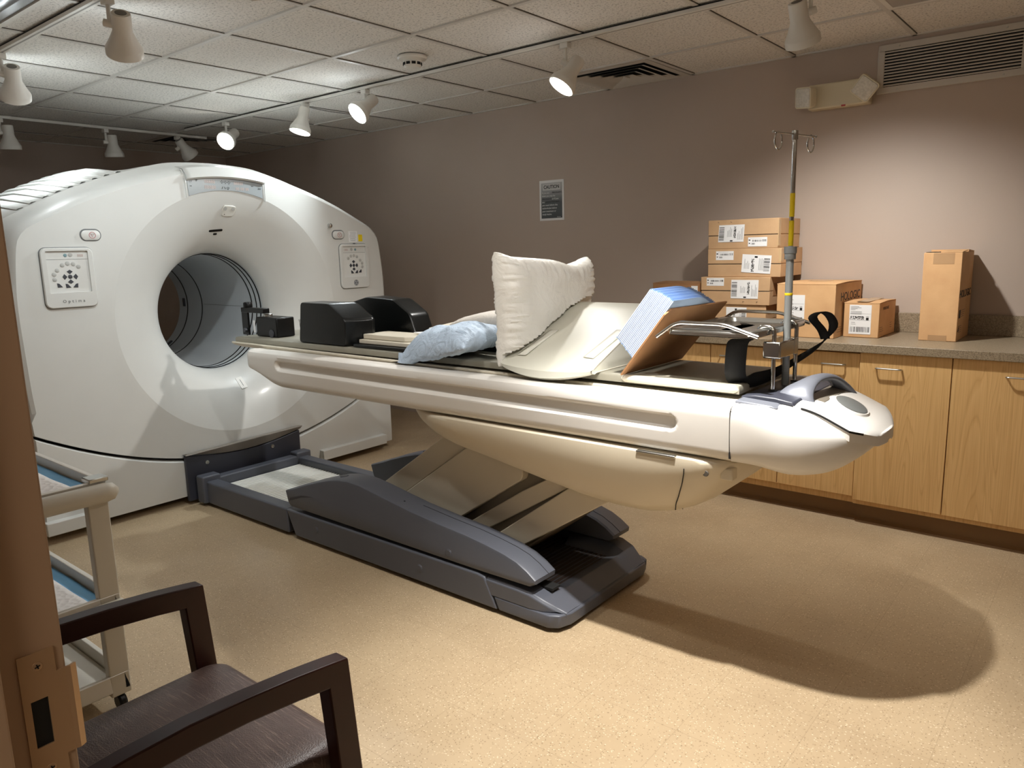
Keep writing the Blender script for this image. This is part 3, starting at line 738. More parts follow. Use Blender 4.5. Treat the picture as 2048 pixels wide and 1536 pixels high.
# bore liner
bl = MB().loft([circ(FA, r, x) for r, x in ((.36, -4.452), (.357, -4.60), (.357, -5.22), (.357, -5.43), (.36, -5.556))], True, False, False).xf(G).build('bore_liner', BORE, groot, angle=60)
for x, w in ((-4.462, .007), (-4.510, .006), (-4.562, .008), (-5.215, .008), (-5.425, .009)):
    MB().loft([circ(FA, .3585, x), circ(FA, .3545, x), circ(FA, .3545, x-w), circ(FA, .3585, x-w)], True, False, False).xf(G).build('bore_ring', BLACK, bl)
lz = MB()
for a in (.0, ): lz.box(-5.2, -4.58, GY+.3555, GY+.3575, GZ-.001, GZ+.001)
lz.xf(G).build('bore_seam', INKG, bl)
for a in (.02, .95, -.95):
    MB().obox((-5.475, GY+.353*math.cos(a), GZ+.353*math.sin(a)), (1, 0, 0), (0, -math.sin(a), math.cos(a)), (0, math.cos(a), math.sin(a)), .012, .030, .004).xf(G).build('bore_sensor', DKBTN, bl)
# rear cover
AR = angles([(1.13, .035), (-1.13, .035), (1.155, .06), (-1.155, .06)]); RR = [radial(outline_rear, a) for a in AR]
RRr = [ring_out(AR, RR, -4.34, -.018, .006), ring_out(AR, RR, -4.345, -.026, 0), ring_out(AR, RR, -4.55, -.03, 0, .024), ring_out(AR, RR, -4.75, -.03, 0, .046), ring_out(AR, RR, -5.05, -.03, 0, .050), ring_out(AR, RR, -5.35, -.02, 0, .03), ring_out(AR, RR, -5.65, .0, .01), ring_out(AR, RR, -5.74, .05, .03), circ(AR, .62, -5.78), circ(AR, .45, -5.70), circ(AR, .36, -5.556)]
MB().loft(RRr, True, False, False).xf(G).build('rear_cover', WHITE, groot, angle=35)
def shoulder(y):
    q = min(half, key=lambda p: abs(p[0]-y) if p[1] > 1.5 else 9); ys = [p[0] for p in half if p[1] > 1.5]; zs = [p[1] for p in half if p[1] > 1.5]
    return interp(y, ys, zs)
def rear_pt(x, y0, lift):
    z0 = shoulder(y0)-GZ; r = math.hypot(y0, z0); ca, sa = y0/r, z0/r
    X_ = [4.345, 4.55, 4.75, 5.05, 5.35, 5.65]
    ins = interp(-x, X_, [-.026, -.03, -.03, -.03, -.02, 0]); hu = interp(-x, X_, [0, .024, .046, .050, .03, 0]); q = r-lerp(ins, ins*.2, 1-smooth((sa-.10)/.35))+lift
    y, z = q*ca, GZ+q*sa
    return y, z+hu*smooth((y-.36)/.22)*(1-smooth((y-1.0)/.2))
lv = MB()
for s in (-1, 1):
    for k in range(9):
        y = .50+k*.062; rr_ = []
        for j in range(15):
            x = lerp(-4.37, -5.25, j/14); yy = y; e = .35+.65*math.sin(PI*min(1, max(0, (j+.6)/15)))
            sec_ = []
            for dy, lf in ((-.019, -.004), (-.015, .010*e), (0, .017*e), (.010, .010*e), (.013, -.004)):
                py, pz = rear_pt(x, yy+dy, lf); sec_.append((x, GY+s*py, pz))
            rr_.append(sec_)
        lv.loft(rr_, False, False, False)
lv.xf(G).build('cooling_louver', WHITE, groot, angle=60)
# lower cover below the curved seam
ys = [1.165*(-1+2*k/48) for k in range(49)]
def low_poly(dz, zb, ins): return [(GY+y*(1-ins), seamz(y)-dz) for y in ys]+[(GY+1.165*(1-ins), zb), (GY-1.165*(1-ins), zb)]
rings = []
for x, dz, zb, ins in ((GXF+.0, .016, .16, .006), (GXF+.004, .013, .155, .003), (GXF+.004, .013, .13, .003)): pass
lc = MB()
def lring(x, dz, zb, ins): return [(x, GY+y*(1-ins), seamz(y)-dz) for y in ys]+[(x, GY+1.165*(1-ins), zb), (x, GY-1.165*(1-ins), zb)]
lc.loft([lring(-4.335, .006, .028, 0), lring(GXF-.012, .006, .028, 0), lring(GXF-.002, .009, .030, .002), lring(GXF+.004, .015, .115, .005)], True, True, True)
lc.xf(G).build('lower_cover', WHITE, groot, angle=30)
for a, b, y0 in ((-1.175, -.95, 0), (.515, 1.075, 0)):
    MB().box(-4.36, GXF+.045, GY+a, GY+b, .030, .098).xf(G).build('foot_bar', WHITE, groot, bevel=.004)
def FP(y, z, dx=0.): return G(GXF+dx, GY+y, z)
def face_poly(poly, d0, d1): return MB().prism([(GY+y, z) for y, z in poly], 'x', GXF+d0, GXF+d1).xf(G)
def loc_(p): return Vector(p)-groot.location
Y1 = (0, 1, 0)
def gtext(s_, size, m, par, y, z, dx, **k): return text(s_, size, m, par, loc_(FP(y, z, dx)), Y1, Z1, **k)
# control panels
def control(yc, mirror):
    w_, h_, zc_ = .245, .298, 1.3175
    outer = rrect(w_, h_, .030, 6, yc, zc_); inner = rrect(w_*.80, h_*.695, .004, 6, yc, zc_+.030)
    gap = face_poly(rrect(w_+.007, h_+.007, .033, 6, yc, zc_), .0, .0012).build('panel_gap', INKG, groot)
    fr = MB(); n = len(outer)
    P = [[(GXF+d, GY+y, z) for y, z in pl] for d, pl in ((.0, outer), (.010, outer), (.014, rrect(w_-.008, h_-.008, .027, 6, yc, zc_)), (.014, inner), (.003, inner))]
    fr.loft(P, True, False, False).xf(G); pnl = fr.build('control_panel', WHITE, groot, angle=25)
    face_poly(rrect(w_*.80, h_*.695, .003, 3, yc, zc_+.030), .0005, .0035).build('keypad', mat('keypad_grey', (214, 214, 210), .4, var=.01), pnl)
    k = -1 if mirror else 1
    cy, czz = yc+.006*k, zc_+.005
    def disc(y, z, r, m, nm): return MB().lathe([(.0001, .0022), (r*.8, .0022), (r, .0012), (r, 0)], (GXF+.0035, GY+y, z), (1, 0, 0), 16).xf(G).build(nm, m, pnl)
    for a in (150, 118, 95, 72, 48): disc(cy+k*(-.060*math.cos(math.radians(180-a)) if False else .066*math.cos(math.radians(a))), czz+.066*math.sin(math.radians(a)), .0105, GRBTN, 'button')
    for z in (.013, -.012): disc(cy-.073*k, czz+z, .0105, GRBTN, 'button')
    disc(cy, czz, .0105, DKBTN, 'button')
    for dy, dz in ((0, .026), (0, -.026), (-.027, 0), (.027, 0)):
        tri = [(cy+dy*.5, czz+dz*.5), (cy+dy*1.0+dz*.52, czz+dz*1.0-dy*.52), (cy+dy*1.35, czz+dz*1.35), (cy+dy*1.0-dz*.52, czz+dz*1.0+dy*.52)]
        face_poly(tri, .0035, .0055).build('arrow_button', DKBTN, pnl)
    for dy, dz, s in ((-.014, -.044, 1), (.021, -.044, -1), (-.053*k, -.040, k)):
        tri = [(cy+dy-.012*s, czz+dz+.010), (cy+dy-.010*s, czz+dz-.011), (cy+dy+.013*s, czz+dz-.010), (cy+dy-.002*s, czz+dz+.008)]
        face_poly(tri, .0035, .0055).build('arrow_button', DKBTN, pnl)
    zt = zc_+.030+h_*.695/2
    disc(yc-.010*k+.004, zt-.022, .0085, mat('teal_button', (120, 150, 156), .5, var=0), 'button'); disc(yc+.018*k, zt-.020, .0105, GRBTN, 'button')
    face_poly([(yc-w_*.4, zt-.041), (yc+w_*.4, zt-.041), (yc+w_*.4, zt-.0425), (yc-w_*.4, zt-.0425)], .0035, .0042).build('divider_line', INKG, pnl)
    gtext('888', .019, DIGIT, pnl, yc+.064*k, zt-.024, .0045)
    if not mirror: gtext('Optima', .021, INKG, pnl, yc+.006, zc_-h_/2+.032, .0146, space=1.75, bold=.0002)
    else:
        lg = MB().lathe([(.0001, .002), (.019, .002), (.0205, 0)], (GXF+.0135, GY+yc, zc_-h_/2+.036), (1, 0, 0), 28).xf(G).build('round_emblem', DKBTN, pnl)
        cc = (yc, zc_-h_/2+.036); em = MB()
        em.tube([G(GXF+.0158, GY+cc[0]+.0165*math.cos(a), cc[1]+.0165*math.sin(a)) for a in (2*PI*i/28 for i in range(28))], .0006, 6, closed=True)
        for s in (1, -1):
            em.tube([G(GXF+.0158, GY+cc[0]+s*(.007-.0045*math.cos(a)), cc[1]+.010*math.sin(a)) for a in (PI*(-.7+1.8*i/14) for i in range(15))], .0007, 6)
            em.tube([G(GXF+.0158, GY+cc[0]+.004*s*math.sin(a*2), cc[1]+s*(.002+.009*i/10)) for i, a in ((i, PI*i/10) for i in range(11))], .0005, 6)
        for i in range(4):
            a = PI/4+i*PI/2; em.tube([G(GXF+.0158, GY+cc[0]+r*math.cos(a+q), cc[1]+r*math.sin(a+q)) for r, q in ((.0125, -.35), (.0150, 0), (.0125, .35))], .0006, 6)
        em.build('emblem_stroke', PAPER, lg)
        face_poly([(yc-.022, zt+.018), (yc, zt+.022), (yc+.022, zt+.018), (yc, zt+.014)], .014, .0146).build('status_light', DKBTN, pnl)
control(-.912, False); control(.905, True)
# emergency stop ovals
for yc in (-.785, .784):
    face_poly(rrect(.104, .062, .030, 7, yc, 1.529), 0, .0015).build('stop_recess', INKG, groot)
    st_ = MB(); st_.loft([[(GXF+d, GY+y, z) for y, z in rrect(w_, h_, h_/2-.001, 7, yc, 1.528)] for d, w_, h_ in ((.001, .092, .050), (.006, .092, .050), (.009, .080, .040))])
    so = st_.xf(G).build('stop_button', WHITE, groot, angle=50)
    rm = MB(); rm.tube([G(GXF+.0093, GY+yc+.006+.0155*math.cos(a), 1.528+.0155*math.sin(a)) for a in (2*PI*i/24 for i in range(24))], .0011, 6, closed=True)
    tri = [(GXF+.0093, GY+yc+.006+.012*math.cos(a), 1.5295+.011*math.sin(a)) for a in (math.radians(q) for q in (-90, 30, 150))]
    rm.tube([G(*p) for p in tri], .0009, 6, closed=True); rm.tube([G(GXF+.0093, GY+yc+.006+.006*math.cos(a), 1.531+.0055*math.sin(a)) for a in (math.radians(q) for q in (-90, 30, 150))], .0009, 6, closed=True)
    rm.build('stop_mark', RED, so)
kn = MB().lathe([(.0001, .024), (.008, .023), (.014, .018), (.0145, .0)], (GXF, GY+.716, 1.588), (1, 0, 0), 20).xf(G).build('chrome_knob', CHROME, groot)
lb = face_poly([(.872, 1.553), (.945, 1.553), (.945, 1.480), (.872, 1.480)], .0, .0012).build('instruction_label', PAPER, groot)
ln = MB()
for q in range(9): ln.box(GXF+.001, GXF+.0016, GY+.879+random.random()*.012, GY+.938-random.random()*.012, 1.545-q*.0072, 1.5465-q*.0072)
ln.xf(G).build('small_print', INKG, lb)
yl = face_poly([(.955, 1.530), (.990, 1.530), (.990, 1.484), (.955, 1.484)], .0, .0012).build('yellow_label', YELLOW, groot); yl['label'] = 'small yellow warning label'
face_poly([(1.018, 1.442), (1.028, 1.4445), (1.038, 1.442), (1.028, 1.437)], .0, .001).build('status_light', DKBTN, groot)
# readout display over the funnel
def arcpts(y0, y1, r, n=14): return [(lerp(y0, y1, k/n), GZ+math.sqrt(r*r-lerp(y0, y1, k/n)**2)) for k in range(n+1)]
scr = face_poly(arcpts(-.236, .232, .716)+[(y, z) for y, z in reversed([(lerp(-.242, .236, k/14), 1.852-.35*lerp(-.242, .236, k/14)**2-.004) for k in range(15)])], .0, .004).build('readout_display', SCREEN, groot)
dt = .0046
for s_, y, z, sz in (('88888', -.105, 1.828, .026), ('88888', -.105, 1.797, .028), ('88888', .075, 1.826, .024), ('88 88 88', .098, 1.795, .024)):
    gtext(s_, sz, DIGIT, scr, y, z, dt)
for s_, y, z, sz in (('CT', -.222, 1.824, .013), ('PET', .212, 1.800, .013), ('bpm', .165, 1.816, .009), ('mm', -.222, 1.800, .008), ('+', -.188, 1.832, .034)): gtext(s_, sz, INK, scr, y, z, dt, shear=.2)
sy = MB()
for y, z in ((-.03, 1.831), (-.008, 1.829), (.014, 1.828)):
    for i in range(4):
        a = PI/4*0+i*PI/2; sy.tube([G(GXF+.005, GY+y+.009*math.cos(a), z+.009*math.sin(a)), G(GXF+.005, GY+y+.004*math.cos(a), z+.004*math.sin(a))], .0013, 5)
sy.tube([G(GXF+.005, GY+.006+.007*math.sin(a)**3, 1.797+.0065*(math.cos(a)*1.0-.35*math.cos(2*a))) for a in (2*PI*i/22 for i in range(22))], .0008, 5, closed=True)
sy.tube([G(GXF+.005, GY-.026+u*.006, 1.792+.012*(1-abs(u))) for u in (-1, -.5, 0)], .001, 5); sy.tube([G(GXF+.005, GY-.016+u*.006, 1.792+.012*(1-abs(u))) for u in (0, .5, 1)], .001, 5)
sy.build('display_symbol', INK, scr)
# brow over the display with its two notches
bw = [(lerp(-.25, .245, k/16), 0) for k in range(17)]
def brow(dx, dz): return [(GXF+dx, GY+y, 1.858-.35*y*y+dz) for y, _ in bw]
MB().loft([brow(.0, -.006), brow(.012, -.006), brow(.022, .002), brow(.016, .018), brow(-.02, .058), brow(-.10, .075), brow(-.20, .080)], False, False, False).xf(G).build('display_brow', WHITE, groot, solid=.003)
nt = MB()
for y in (-.252, .247):
    zz = 1.858-.35*y*y; nt.tube([G(GXF+.006, GY+y, zz-.112 if y > 0 else zz-.10), G(GXF+.008, GY+y, zz), G(GXF-.02, GY+y*1.02, zz+.052), G(GXF-.17, GY+y*1.03, zz+.080)], .0035, 8)
nt.build('brow_notch', WHITE, groot)
# plaque, slot and tag set into the funnel
def fpt(r, y, lift):
    phi = math.acos(1-(r-R0)/(R1-R0)*(1-math.cos(PH))); rr, x = fun(phi)
    dr = (R1-R0)*math.sin(phi)/(1-math.cos(PH)); dx = (GXF-XB)*math.cos(phi)/math.sin(PH); L = math.hypot(dr, dx)
    return rr, x, (dr/L, dx/L)
def funnel_plate(poly, rc, ac, lift, name, m, th=.004, par=None, bev=0.):
    rr, x, (tr, tx) = fpt(rc, 0, 0); e = Vector((0, math.cos(ac), math.sin(ac))); sd = Vector((0, -math.sin(ac), math.cos(ac)))*-1
    o = Vector((x, GY, GZ))+e*rr; tv = e*tr+Vector((tx, 0, 0)); nv = tv.cross(sd).normalized()
    if nv.x < 0: nv = -nv
    P = [[tuple(o+sd*a+tv*b+nv*h) for a, b in poly] for h in (lift-th, lift)]
    return MB().loft(P).xf(G).build(name, m, par or groot, bevel=bev)
A90 = PI/2
pq = funnel_plate([(-.040, .022), (-.028, .036), (.024, .036), (.044, .030), (.046, .010), (.030, -.030), (-.030, -.032), (-.042, -.024)], .600, A90-.03, .006, 'intercom_plaque', mat('plaque_grey', (206, 204, 196), .45, var=.01), .012, bev=.003)
for q in (-.024, .026): funnel_plate([(q+.011*math.cos(a), .017+.011*math.sin(a)) for a in (2*PI*i/14 for i in range(14))], .600, A90-.03, .0075, 'speaker_hole', GRBTN, .003, pq)
funnel_plate([(-.026, -.020), (-.022, -.020), (-.022, -.016), (-.026, -.016)], .600, A90-.03, .0078, 'indicator', BLACK, .002, pq)
funnel_plate([(p, q+.0) for p, q in rrect(.088, .014, .0065, 4)], .492, A90+.08, .003, 'camera_slot', BLACK, .006)
funnel_plate([(p, q) for p, q in rrect(.022, .012, .002, 2)], .472, A90+.08, .003, 'slot_tag', BLACK, .006)
pl = funnel_plate([(p, q) for p, q in rrect(.042, .085, .003, 2)], .452, -A90+.13, .0022, 'rating_plate', mat('plate_white', (222, 220, 214), .4, var=0), .003)
funnel_plate([(p, q) for p, q in rrect(.003, .05, .001, 1)], .452, -A90+.13, .003, 'small_print', INKG, .0012, pl)

# ------------------------------------------------------------------ scanner couch
YC = 2.42
croot = thing('scanner_couch', 'long white patient couch of the scanner on a slate grey lifting base', 'scanner couch', (-2.6, YC, 0))
XS0, XS1 = -3.50, -.885
prof = [(.0, .918), (.20, .922), (.295, .930), (.318, .929), (.330, .922), (.3355, .910), (.3365, .895)]
nside = 26
for k in range(1, nside+1): prof.append((.3365-.004*(k/nside)**2, lerp(.895, .792, k/nside)))
prof += [(.329, .776), (.322, .766), (.308, .758), (.285, .753), (.15, .748), (0, .746)]
def stadium(x, z):
    a, b, zc_, r = -3.20, -1.085, None, .0225
    zc_ = lerp(.870, .858, (x-a)/(b-a)); px = max(a, min(b, x)); d = math.hypot(x-px, z-zc_)-r
    return smooth((.007-d)/.014)
xs = []
x = XS0
while x < XS1-.001:
    xs.append(x); x += .006 if (x < -3.15 or x > -1.13) else .02
xs.append(XS1)
def side_ring(x, s):
    out = []
    e = max(0, (x-XS0)); q = min(1, e/.06); rr = math.sqrt(max(0, 1-(1-q)**2)); lift = .088*(1-smooth(e/.30))
    for y, z in prof:
        d = .020*stadium(x, z) if y > .33 else 0
        zz = z
        if z < .86: zz = z+lift*(.86-z)/.114
        yy = (y-d)*(.90+.10*rr)
        out.append((x, YC+s*yy, zz))
    return out
body = MB()
rings = [side_ring(x, -1)+list(reversed(side_ring(x, 1)))[1:-1] for x in xs]
body.loft(rings, True, True, True).build('couch_shell', WHITE2, croot, angle=32)
# nose section
NX1 = -.530
NTOP = crom(list(zip([-.885, -.80, -.735, -.675, -.600, -.555, -.530], [.929, .929, .924, .911, .878, .856, .838])), 8)
NBOT = crom(list(zip([0, .2, .45, .7, .88, 1], [.750, .733, .722, .735, .775, .822])), 8)
def nose_top(x): return interp(x, [p[0] for p in NTOP], [p[1] for p in NTOP])
def nring(u):
    x = lerp(XS1+.003, NX1, u); k = max(0, 1-u**2.6)**.5; w = .3365*max(k, .03)
    zt = nose_top(x); zb = interp(u, [p[0] for p in NBOT], [p[1] for p in NBOT])
    zs = min(lerp(.898, .842, smooth(u)), zt-.006)           # shoulder crease
    B_ = [(0, zt), (.45, zt), (.70, lerp(zt, zs, .15)), (.90, lerp(zt, zs, .65)), (.975, zs), (1.0, lerp(zs, zb, .22)), (.995, lerp(zs, zb, .48)), (.965, lerp(zs, zb, .72)), (.90, lerp(zs, zb, .88)), (.74, lerp(zs, zb, .97)), (.40, zb), (0, zb-.002)]
    A_ = [(0, .918), (.5, .922), (.88, .930), (.955, .928), (.985, .916), (1.0, .890), (.998, .835), (.985, .788), (.962, .768), (.92, .758), (.6, .750), (0, .746)]
    bt = smooth(u/.45); sec = [(lerp(p[0], q[0], bt), lerp(p[1], q[1], bt)) for p, q in zip(A_, B_)]
    sec = crom(sec, 4); R = [(x, YC-w*a, z) for a, z in sec]; L = [(x, YC+w*a, z) for a, z in sec]
    return R+list(reversed(L))[1:-1]
us = [0]+[1-(1-k/40)**1.6 for k in range(1, 40)]+[.9985]
MB().loft([nring(u) for u in us]).build('nose_shell', WHITE2, croot, angle=50)
MB().box(XS1-.001, XS1+.004, YC-.332, YC+.332, .770, .917).build('nose_seam', SEAM, croot)
# upper lid on the nose with its overhanging lip
def lid_ring(x, e, dz):
    u = min(1, max(0, (x-XS1)/(NX1+.010-XS1))); w = min(.205, .3365*max(0, 1-u**2.6)**.5*.985)
    w = max(w, .004); zt = nose_top(x)+.006+dz
    return [(x, YC+w*a*e, zt-.006*abs(a)**6) for a in [-1+2*q/20 for q in range(21)]]
lx = [-.800+.2795*(1-(1-k/70)**2.2) for k in range(71)]
MB().loft([lid_ring(x, 1, 0)+list(reversed(lid_ring(x, 1.0, -.030))) for x in lx]).build('nose_lid', WHITE2, croot, angle=40, bevel=.002)
ls = MB(); ls.loft([[(x, YC+s_*(min(.205, .3365*max(0, 1-min(1, (x-XS1)/(NX1+.01-XS1))**2.6)**.5*.985)+d), nose_top(x)+h) for d, h in ((-.001, -.004), (.003, -.004), (.003, .0015), (-.001, .0015))] for s_ in (-1,) for x in [-.72+.165*k/12 for k in range(13)]])
ls.build('lid_gap', SEAM, croot)
MB().prism([(-.742, nose_top(-.742)+.0055), (-.742, nose_top(-.742)+.0085), (-.690, nose_top(-.690)+.0085), (-.690, nose_top(-.690)+.0055)], 'y', 2.335, 2.560).build('handle_recess_shade', mat('recess_shade_taupe', (122, 114, 102), .5, var=.01), croot)  # flat dark plate, its colour gives the shading inside the recess
# oval pad on the lid
dc = Vector((-.634, YC, nose_top(-.634)+.010)); dn = Vector((.44, 0, .9)).normalized(); da = Vector((.9, 0, -.44)).normalized(); db = dn.cross(da)
ov = [[tuple(dc+da*(.050*s_*math.cos(t))+db*(.058*s_*math.sin(t))+dn*h) for t in (2*PI*i/36 for i in range(36))] for s_, h in ((1.45, -.012), (1.16, -.002), (1.08, .003), (1.0, .003), (.98, .001))]
MB().loft(ov).build('pad_bezel', WHITE2, croot, angle=50)
MB().loft([[tuple(dc+da*(.048*s_*math.cos(t))+db*(.056*s_*math.sin(t))+dn*h) for t in (2*PI*i/36 for i in range(36))] for s_, h in ((1, .0005), (1, .004), (.93, .0055))]).build('touch_pad', mat('pad_grey', (108, 110, 108), .55, var=0), croot, angle=50)
# grey platform for the posts
MB().prism([(-.905, .918), (-.905, .940), (-.86, .946), (-.80, .944), (-.745, .936), (-.735, .915)], 'y', YC-.205, YC+.205).build('post_platform', GREYD, croot, bevel=.004)
MB().prism([(-.900, .925), (-.900, .937), (-.79, .930), (-.77, .922)], 'y', YC-.262, YC-.200).build('platform_edge', SILVERP, croot, bevel=.004)
# grab handle
hp = [(-.766, 2.300, .905, .070, .015), (-.766, 2.304, .925, .062, .015), (-.762, 2.316, .945, .050, .015), (-.752, 2.342, .965, .034, .014), (-.742, 2.378, .978, .025, .013), (-.733, 2.42, .982, .022, .012), (-.725, 2.468, .978, .022, .012), (-.716, 2.515, .964, .024, .013), (-.709, 2.556, .940, .030, .014), (-.704, 2.582, .915, .038, .015), (-.702, 2.592, .900, .044, .015)]
hp = crom(hp, 4); hr_ = []
for i, (x, y, z, a, b) in enumerate(hp):
    p = Vector((x, y, z)); q0 = Vector(hp[max(i-1, 0)][:3]); q1 = Vector(hp[min(i+1, len(hp)-1)][:3]); d = (q1-q0).normalized(); ax = Vector((1, 0, -.05)); ax = (ax-d*ax.dot(d)).normalized(); bx = d.cross(ax)
    hr_.append([tuple(p+ax*a*math.cos(t)+bx*b*math.sin(t)) for t in (2*PI*k/16 for k in range(16))])
gh = MB().loft(hr_).build('grab_handle', SILVERP, croot, angle=60)
MB().lathe([(.0001, .004), (.010, .004), (.012, .0)], (-.768, 2.290, .928), (.05, -1, .30), 18).build('handle_hole', GREYD, gh)
# cradle plate and its rail
MB().prism([(-3.80, .930), (-3.70, .920), (-.905, .912), (-.895, .926), (-3.80, .942)], 'y', 2.200, 2.640).build('cradle', CREAMV, croot, bevel=.004)
rl = MB()
for y in (2.198, 2.642): rl.tube([(-3.79, y, .940), (-.90, y, .924)], .006, 8)
rl.build('cradle_edge', mat('edge_cream', (214, 206, 188), .35, var=.01), croot)
# carriage below
bx_ = [-2.36, -2.30, -2.20, -2.05, -1.85, -1.65, -1.48, -1.34, -1.22, -1.12, -1.03, -.96, -.905, -.875]
bz_ = [.728, .680, .632, .597, .562, .528, .503, .492, .494, .516, .556, .612, .668, .715]
def bring(x, zb, top=.7515):
    e0 = min(1, (x+2.365)/.35); e1 = min(1, max(0, (-.865-x)/.16)); w = .333*(.55+.45*math.sqrt(1-(1-e0)**2))*(.72+.28*math.sqrt(1-(1-e1)**2))
    sec = [(0, top), (.80, top), (.965, top), (.995, top-.006), (1.0, lerp(top, zb, .12)), (.985, lerp(top, zb, .30)), (.94, lerp(top, zb, .55)), (.84, lerp(top, zb, .80)), (.68, lerp(top, zb, .95)), (.40, zb), (0, zb)]
    R = [(x, YC-w*a, z) for a, z in sec]; L = [(x, YC+w*a, z) for a, z in sec]; return R+list(reversed(L))[1:-1]
bxx = [bx_[0]+(bx_[-1]-bx_[0])*k/44 for k in range(45)]
MB().loft([bring(x, interp(x, bx_, bz_)) for x in bxx]).build('carriage_shell', BELLYM, croot, angle=50)
# end cap seam of the carriage, latch and keyhole
cs = []
for k in range(15):
    u = k/14; zz = lerp(.715, .505, u); xx = -1.03-.10*u**1.6; zb = interp(xx, bx_, bz_); f = (.738-zz)/(.738-zb); ww = .333*interp(f, [0, .12, .30, .55, .80, .95, 1.0], [.97, 1.0, .985, .94, .84, .68, .4]); cs.append((xx, YC-ww-.001, zz))
MB().tube(cs, .0016, 6).build('carriage_seam', SEAM, croot)
for x, z, r, m in ((-1.005, .700, .016, BELLYM), (-.965, .708, .011, mat('lock_grey', (90, 86, 80), .5, var=0))): MB().lathe([(.0001, .003), (r*.85, .003), (r, 0)], (x, YC-.318, z), (0, -1, -.1), 20).build('service_lock', m, croot)
MB().box(-.925, -.885, YC-.30, YC-.262, .690, .728).build('service_latch', BELLYM, croot, bevel=.004)
MB().prism([(-1.20, .744), (-1.06, .744), (-1.06, .751), (-1.20, .751)], 'y', YC-.338, YC-.30).build('rail_clip', STEEL, croot, bevel=.002)
# lift covers: nested shells sloping up from the base to the carriage
def slab(P, y0, y1, nm, m=LEGM, bev=.004): return MB().prism(P, 'y', y0, y1).build(nm, m, croot, bevel=bev)
slab([(-2.86, .10), (-2.10, .62), (-1.34, .56), (-1.95, .10)], 2.290, 2.58, 'lift_leg_core', mat('lift_core', (120, 112, 98), .5, var=.02))
slab([(-2.80, .241), (-2.20, .650), (-2.02, .650), (-2.72, .172)], 2.268, 2.60, 'lift_leg_cover')
b_ = [(-2.70, .180), (-2.03, .640), (-1.84, .585)]+[(-1.835+.025*math.sin(a), .525+.04*math.cos(a)) for a in (PI*k/10 for k in range(2, 10))]+[(-1.90, .440), (-2.40, .105), (-2.70, .105)]
slab(b_, 2.250, 2.60, 'lift_leg_cover')
slab([(-2.30, .132), (-1.83, .440), (-1.62, .56), (-1.52, .545), (-2.24, .105), (-2.34, .105)], 2.268, 2.60, 'lift_leg_cover')
slab([(-2.10, .130), (-1.585, .505), (-1.45, .530), (-1.36, .515), (-1.99, .105), (-2.14, .105)], 2.250, 2.60, 'lift_leg_cover')
# slate base
BY0, BY1 = 2.060, 2.750
for y0, y1 in ((BY0, BY0+.075), (BY1-.075, BY1)):
    MB().box(-3.985, -3.185, y0, y1, .018, .146).build('base_rail', GREYB, croot, bevel=.009, seg=3)
for y0, y1 in ((BY0-.002, BY0+.090), (BY1-.090, BY1+.002)):
    sg = 1 if y0 < 2.4 else -1; yo = y0 if sg > 0 else y1
    MB().prism([(-3.190, .146), (-3.125, .018), (-1.800, .018), (-1.862, .140), (-1.90, .146)], 'y', y0, y1).build('base_side', GREYB, croot, bevel=.008, seg=3)
    for x, z in ((-2.948, .088), (-2.229, .080)): MB().lathe([(.0001, .003), (.013, .003), (.0135, .001), (.0165, .001), (.017, 0)], (x, yo, z), (0, -sg, 0), 20).build('base_plug', GREYB, croot, angle=30)
MB().box(-3.98, -1.60, BY0+.05, BY1-.05, .02, .075).build('base_pan', GREYD, croot)
# ribbed bellows between the rails
cr = MB(); P = []
n = 54
for k in range(n+1):
    for dx, z in ((0, .070), (.14, .104), (.5, .107), (.86, .104)):
        P.append((lerp(-3.96, -2.55, (k+dx)/n), z))
cr.grid([[(x, y, z) for x, z in P] for y in (BY0+.075, BY1-.075)]).build('ribbed_track_cover', mat('bellows_white', (226, 226, 220), .4, var=.02), croot, angle=20)
cr = MB(); P = []
for k in range(22):
    for dx, z in ((0, .070), (.14, .100), (.5, .101), (.86, .100)): P.append((lerp(-2.12, -1.60, (k+dx)/22), z))
cr.grid([[(x, y, z) for x, z in P] for y in (BY0+.09, BY1-.09)]).build('ribbed_track_cover', mat('bellows_brown', (62, 52, 46), .5, var=.02), croot, angle=20)
# foot end cap
def cap_ring(z, ins, xs_, xe): 
    y0, y1 = BY0+ins, BY1-ins; c = .055
    return [(xs_, y0, z), (xe-c, y0, z), (xe-.018, y0+.022, z), (xe, y0+c+.02, z), (xe, y1-c-.02, z), (xe-.018, y1-.022, z), (xe-c, y1, z), (xs_, y1, z)]
cp = MB(); cp.loft([cap_ring(.018, 0, -1.792, -1.50), cap_ring(.070, 0, -1.818, -1.495)])
cp.build('foot_cap_skirt', GREYB, croot, bevel=.006)
yy = [BY0, BY0+.02, BY0+.10, BY1-.10, BY1-.02, BY1]
sec = [(-1.855, .070, .140), (-1.70, .070, .1385), (-1.640, .070, .134), (-1.585, .070, .115), (-1.545, .070, .092), (-1.505, .068, .0705)]
tp = []
for x, zb, zt in sec:
    ec = .05*max(0, (x+1.60)/.10)
    tp.append([(x, BY0+.001+ec, zb), (x, BY0+.001+ec, zt-.012), (x, BY0+.012+ec, zt-.001), (x, BY0+.10, zt), (x, BY0+.16, lerp(zt, .095, .9) if x < -1.62 else zt-.004), (x, BY1-.16, lerp(zt, .095, .9) if x < -1.62 else zt-.004), (x, BY1-.10, zt), (x, BY1-.012-ec, zt-.001), (x, BY1-.001-ec, zt-.012), (x, BY1-.001-ec, zb)])
MB().loft(tp).build('foot_cap', GREYB, croot, angle=24, bevel=.003)
MB().box(-1.66, -1.585, BY0+.075, BY0+.125, .128, .1372).build('cap_slot', VENTD, croot)
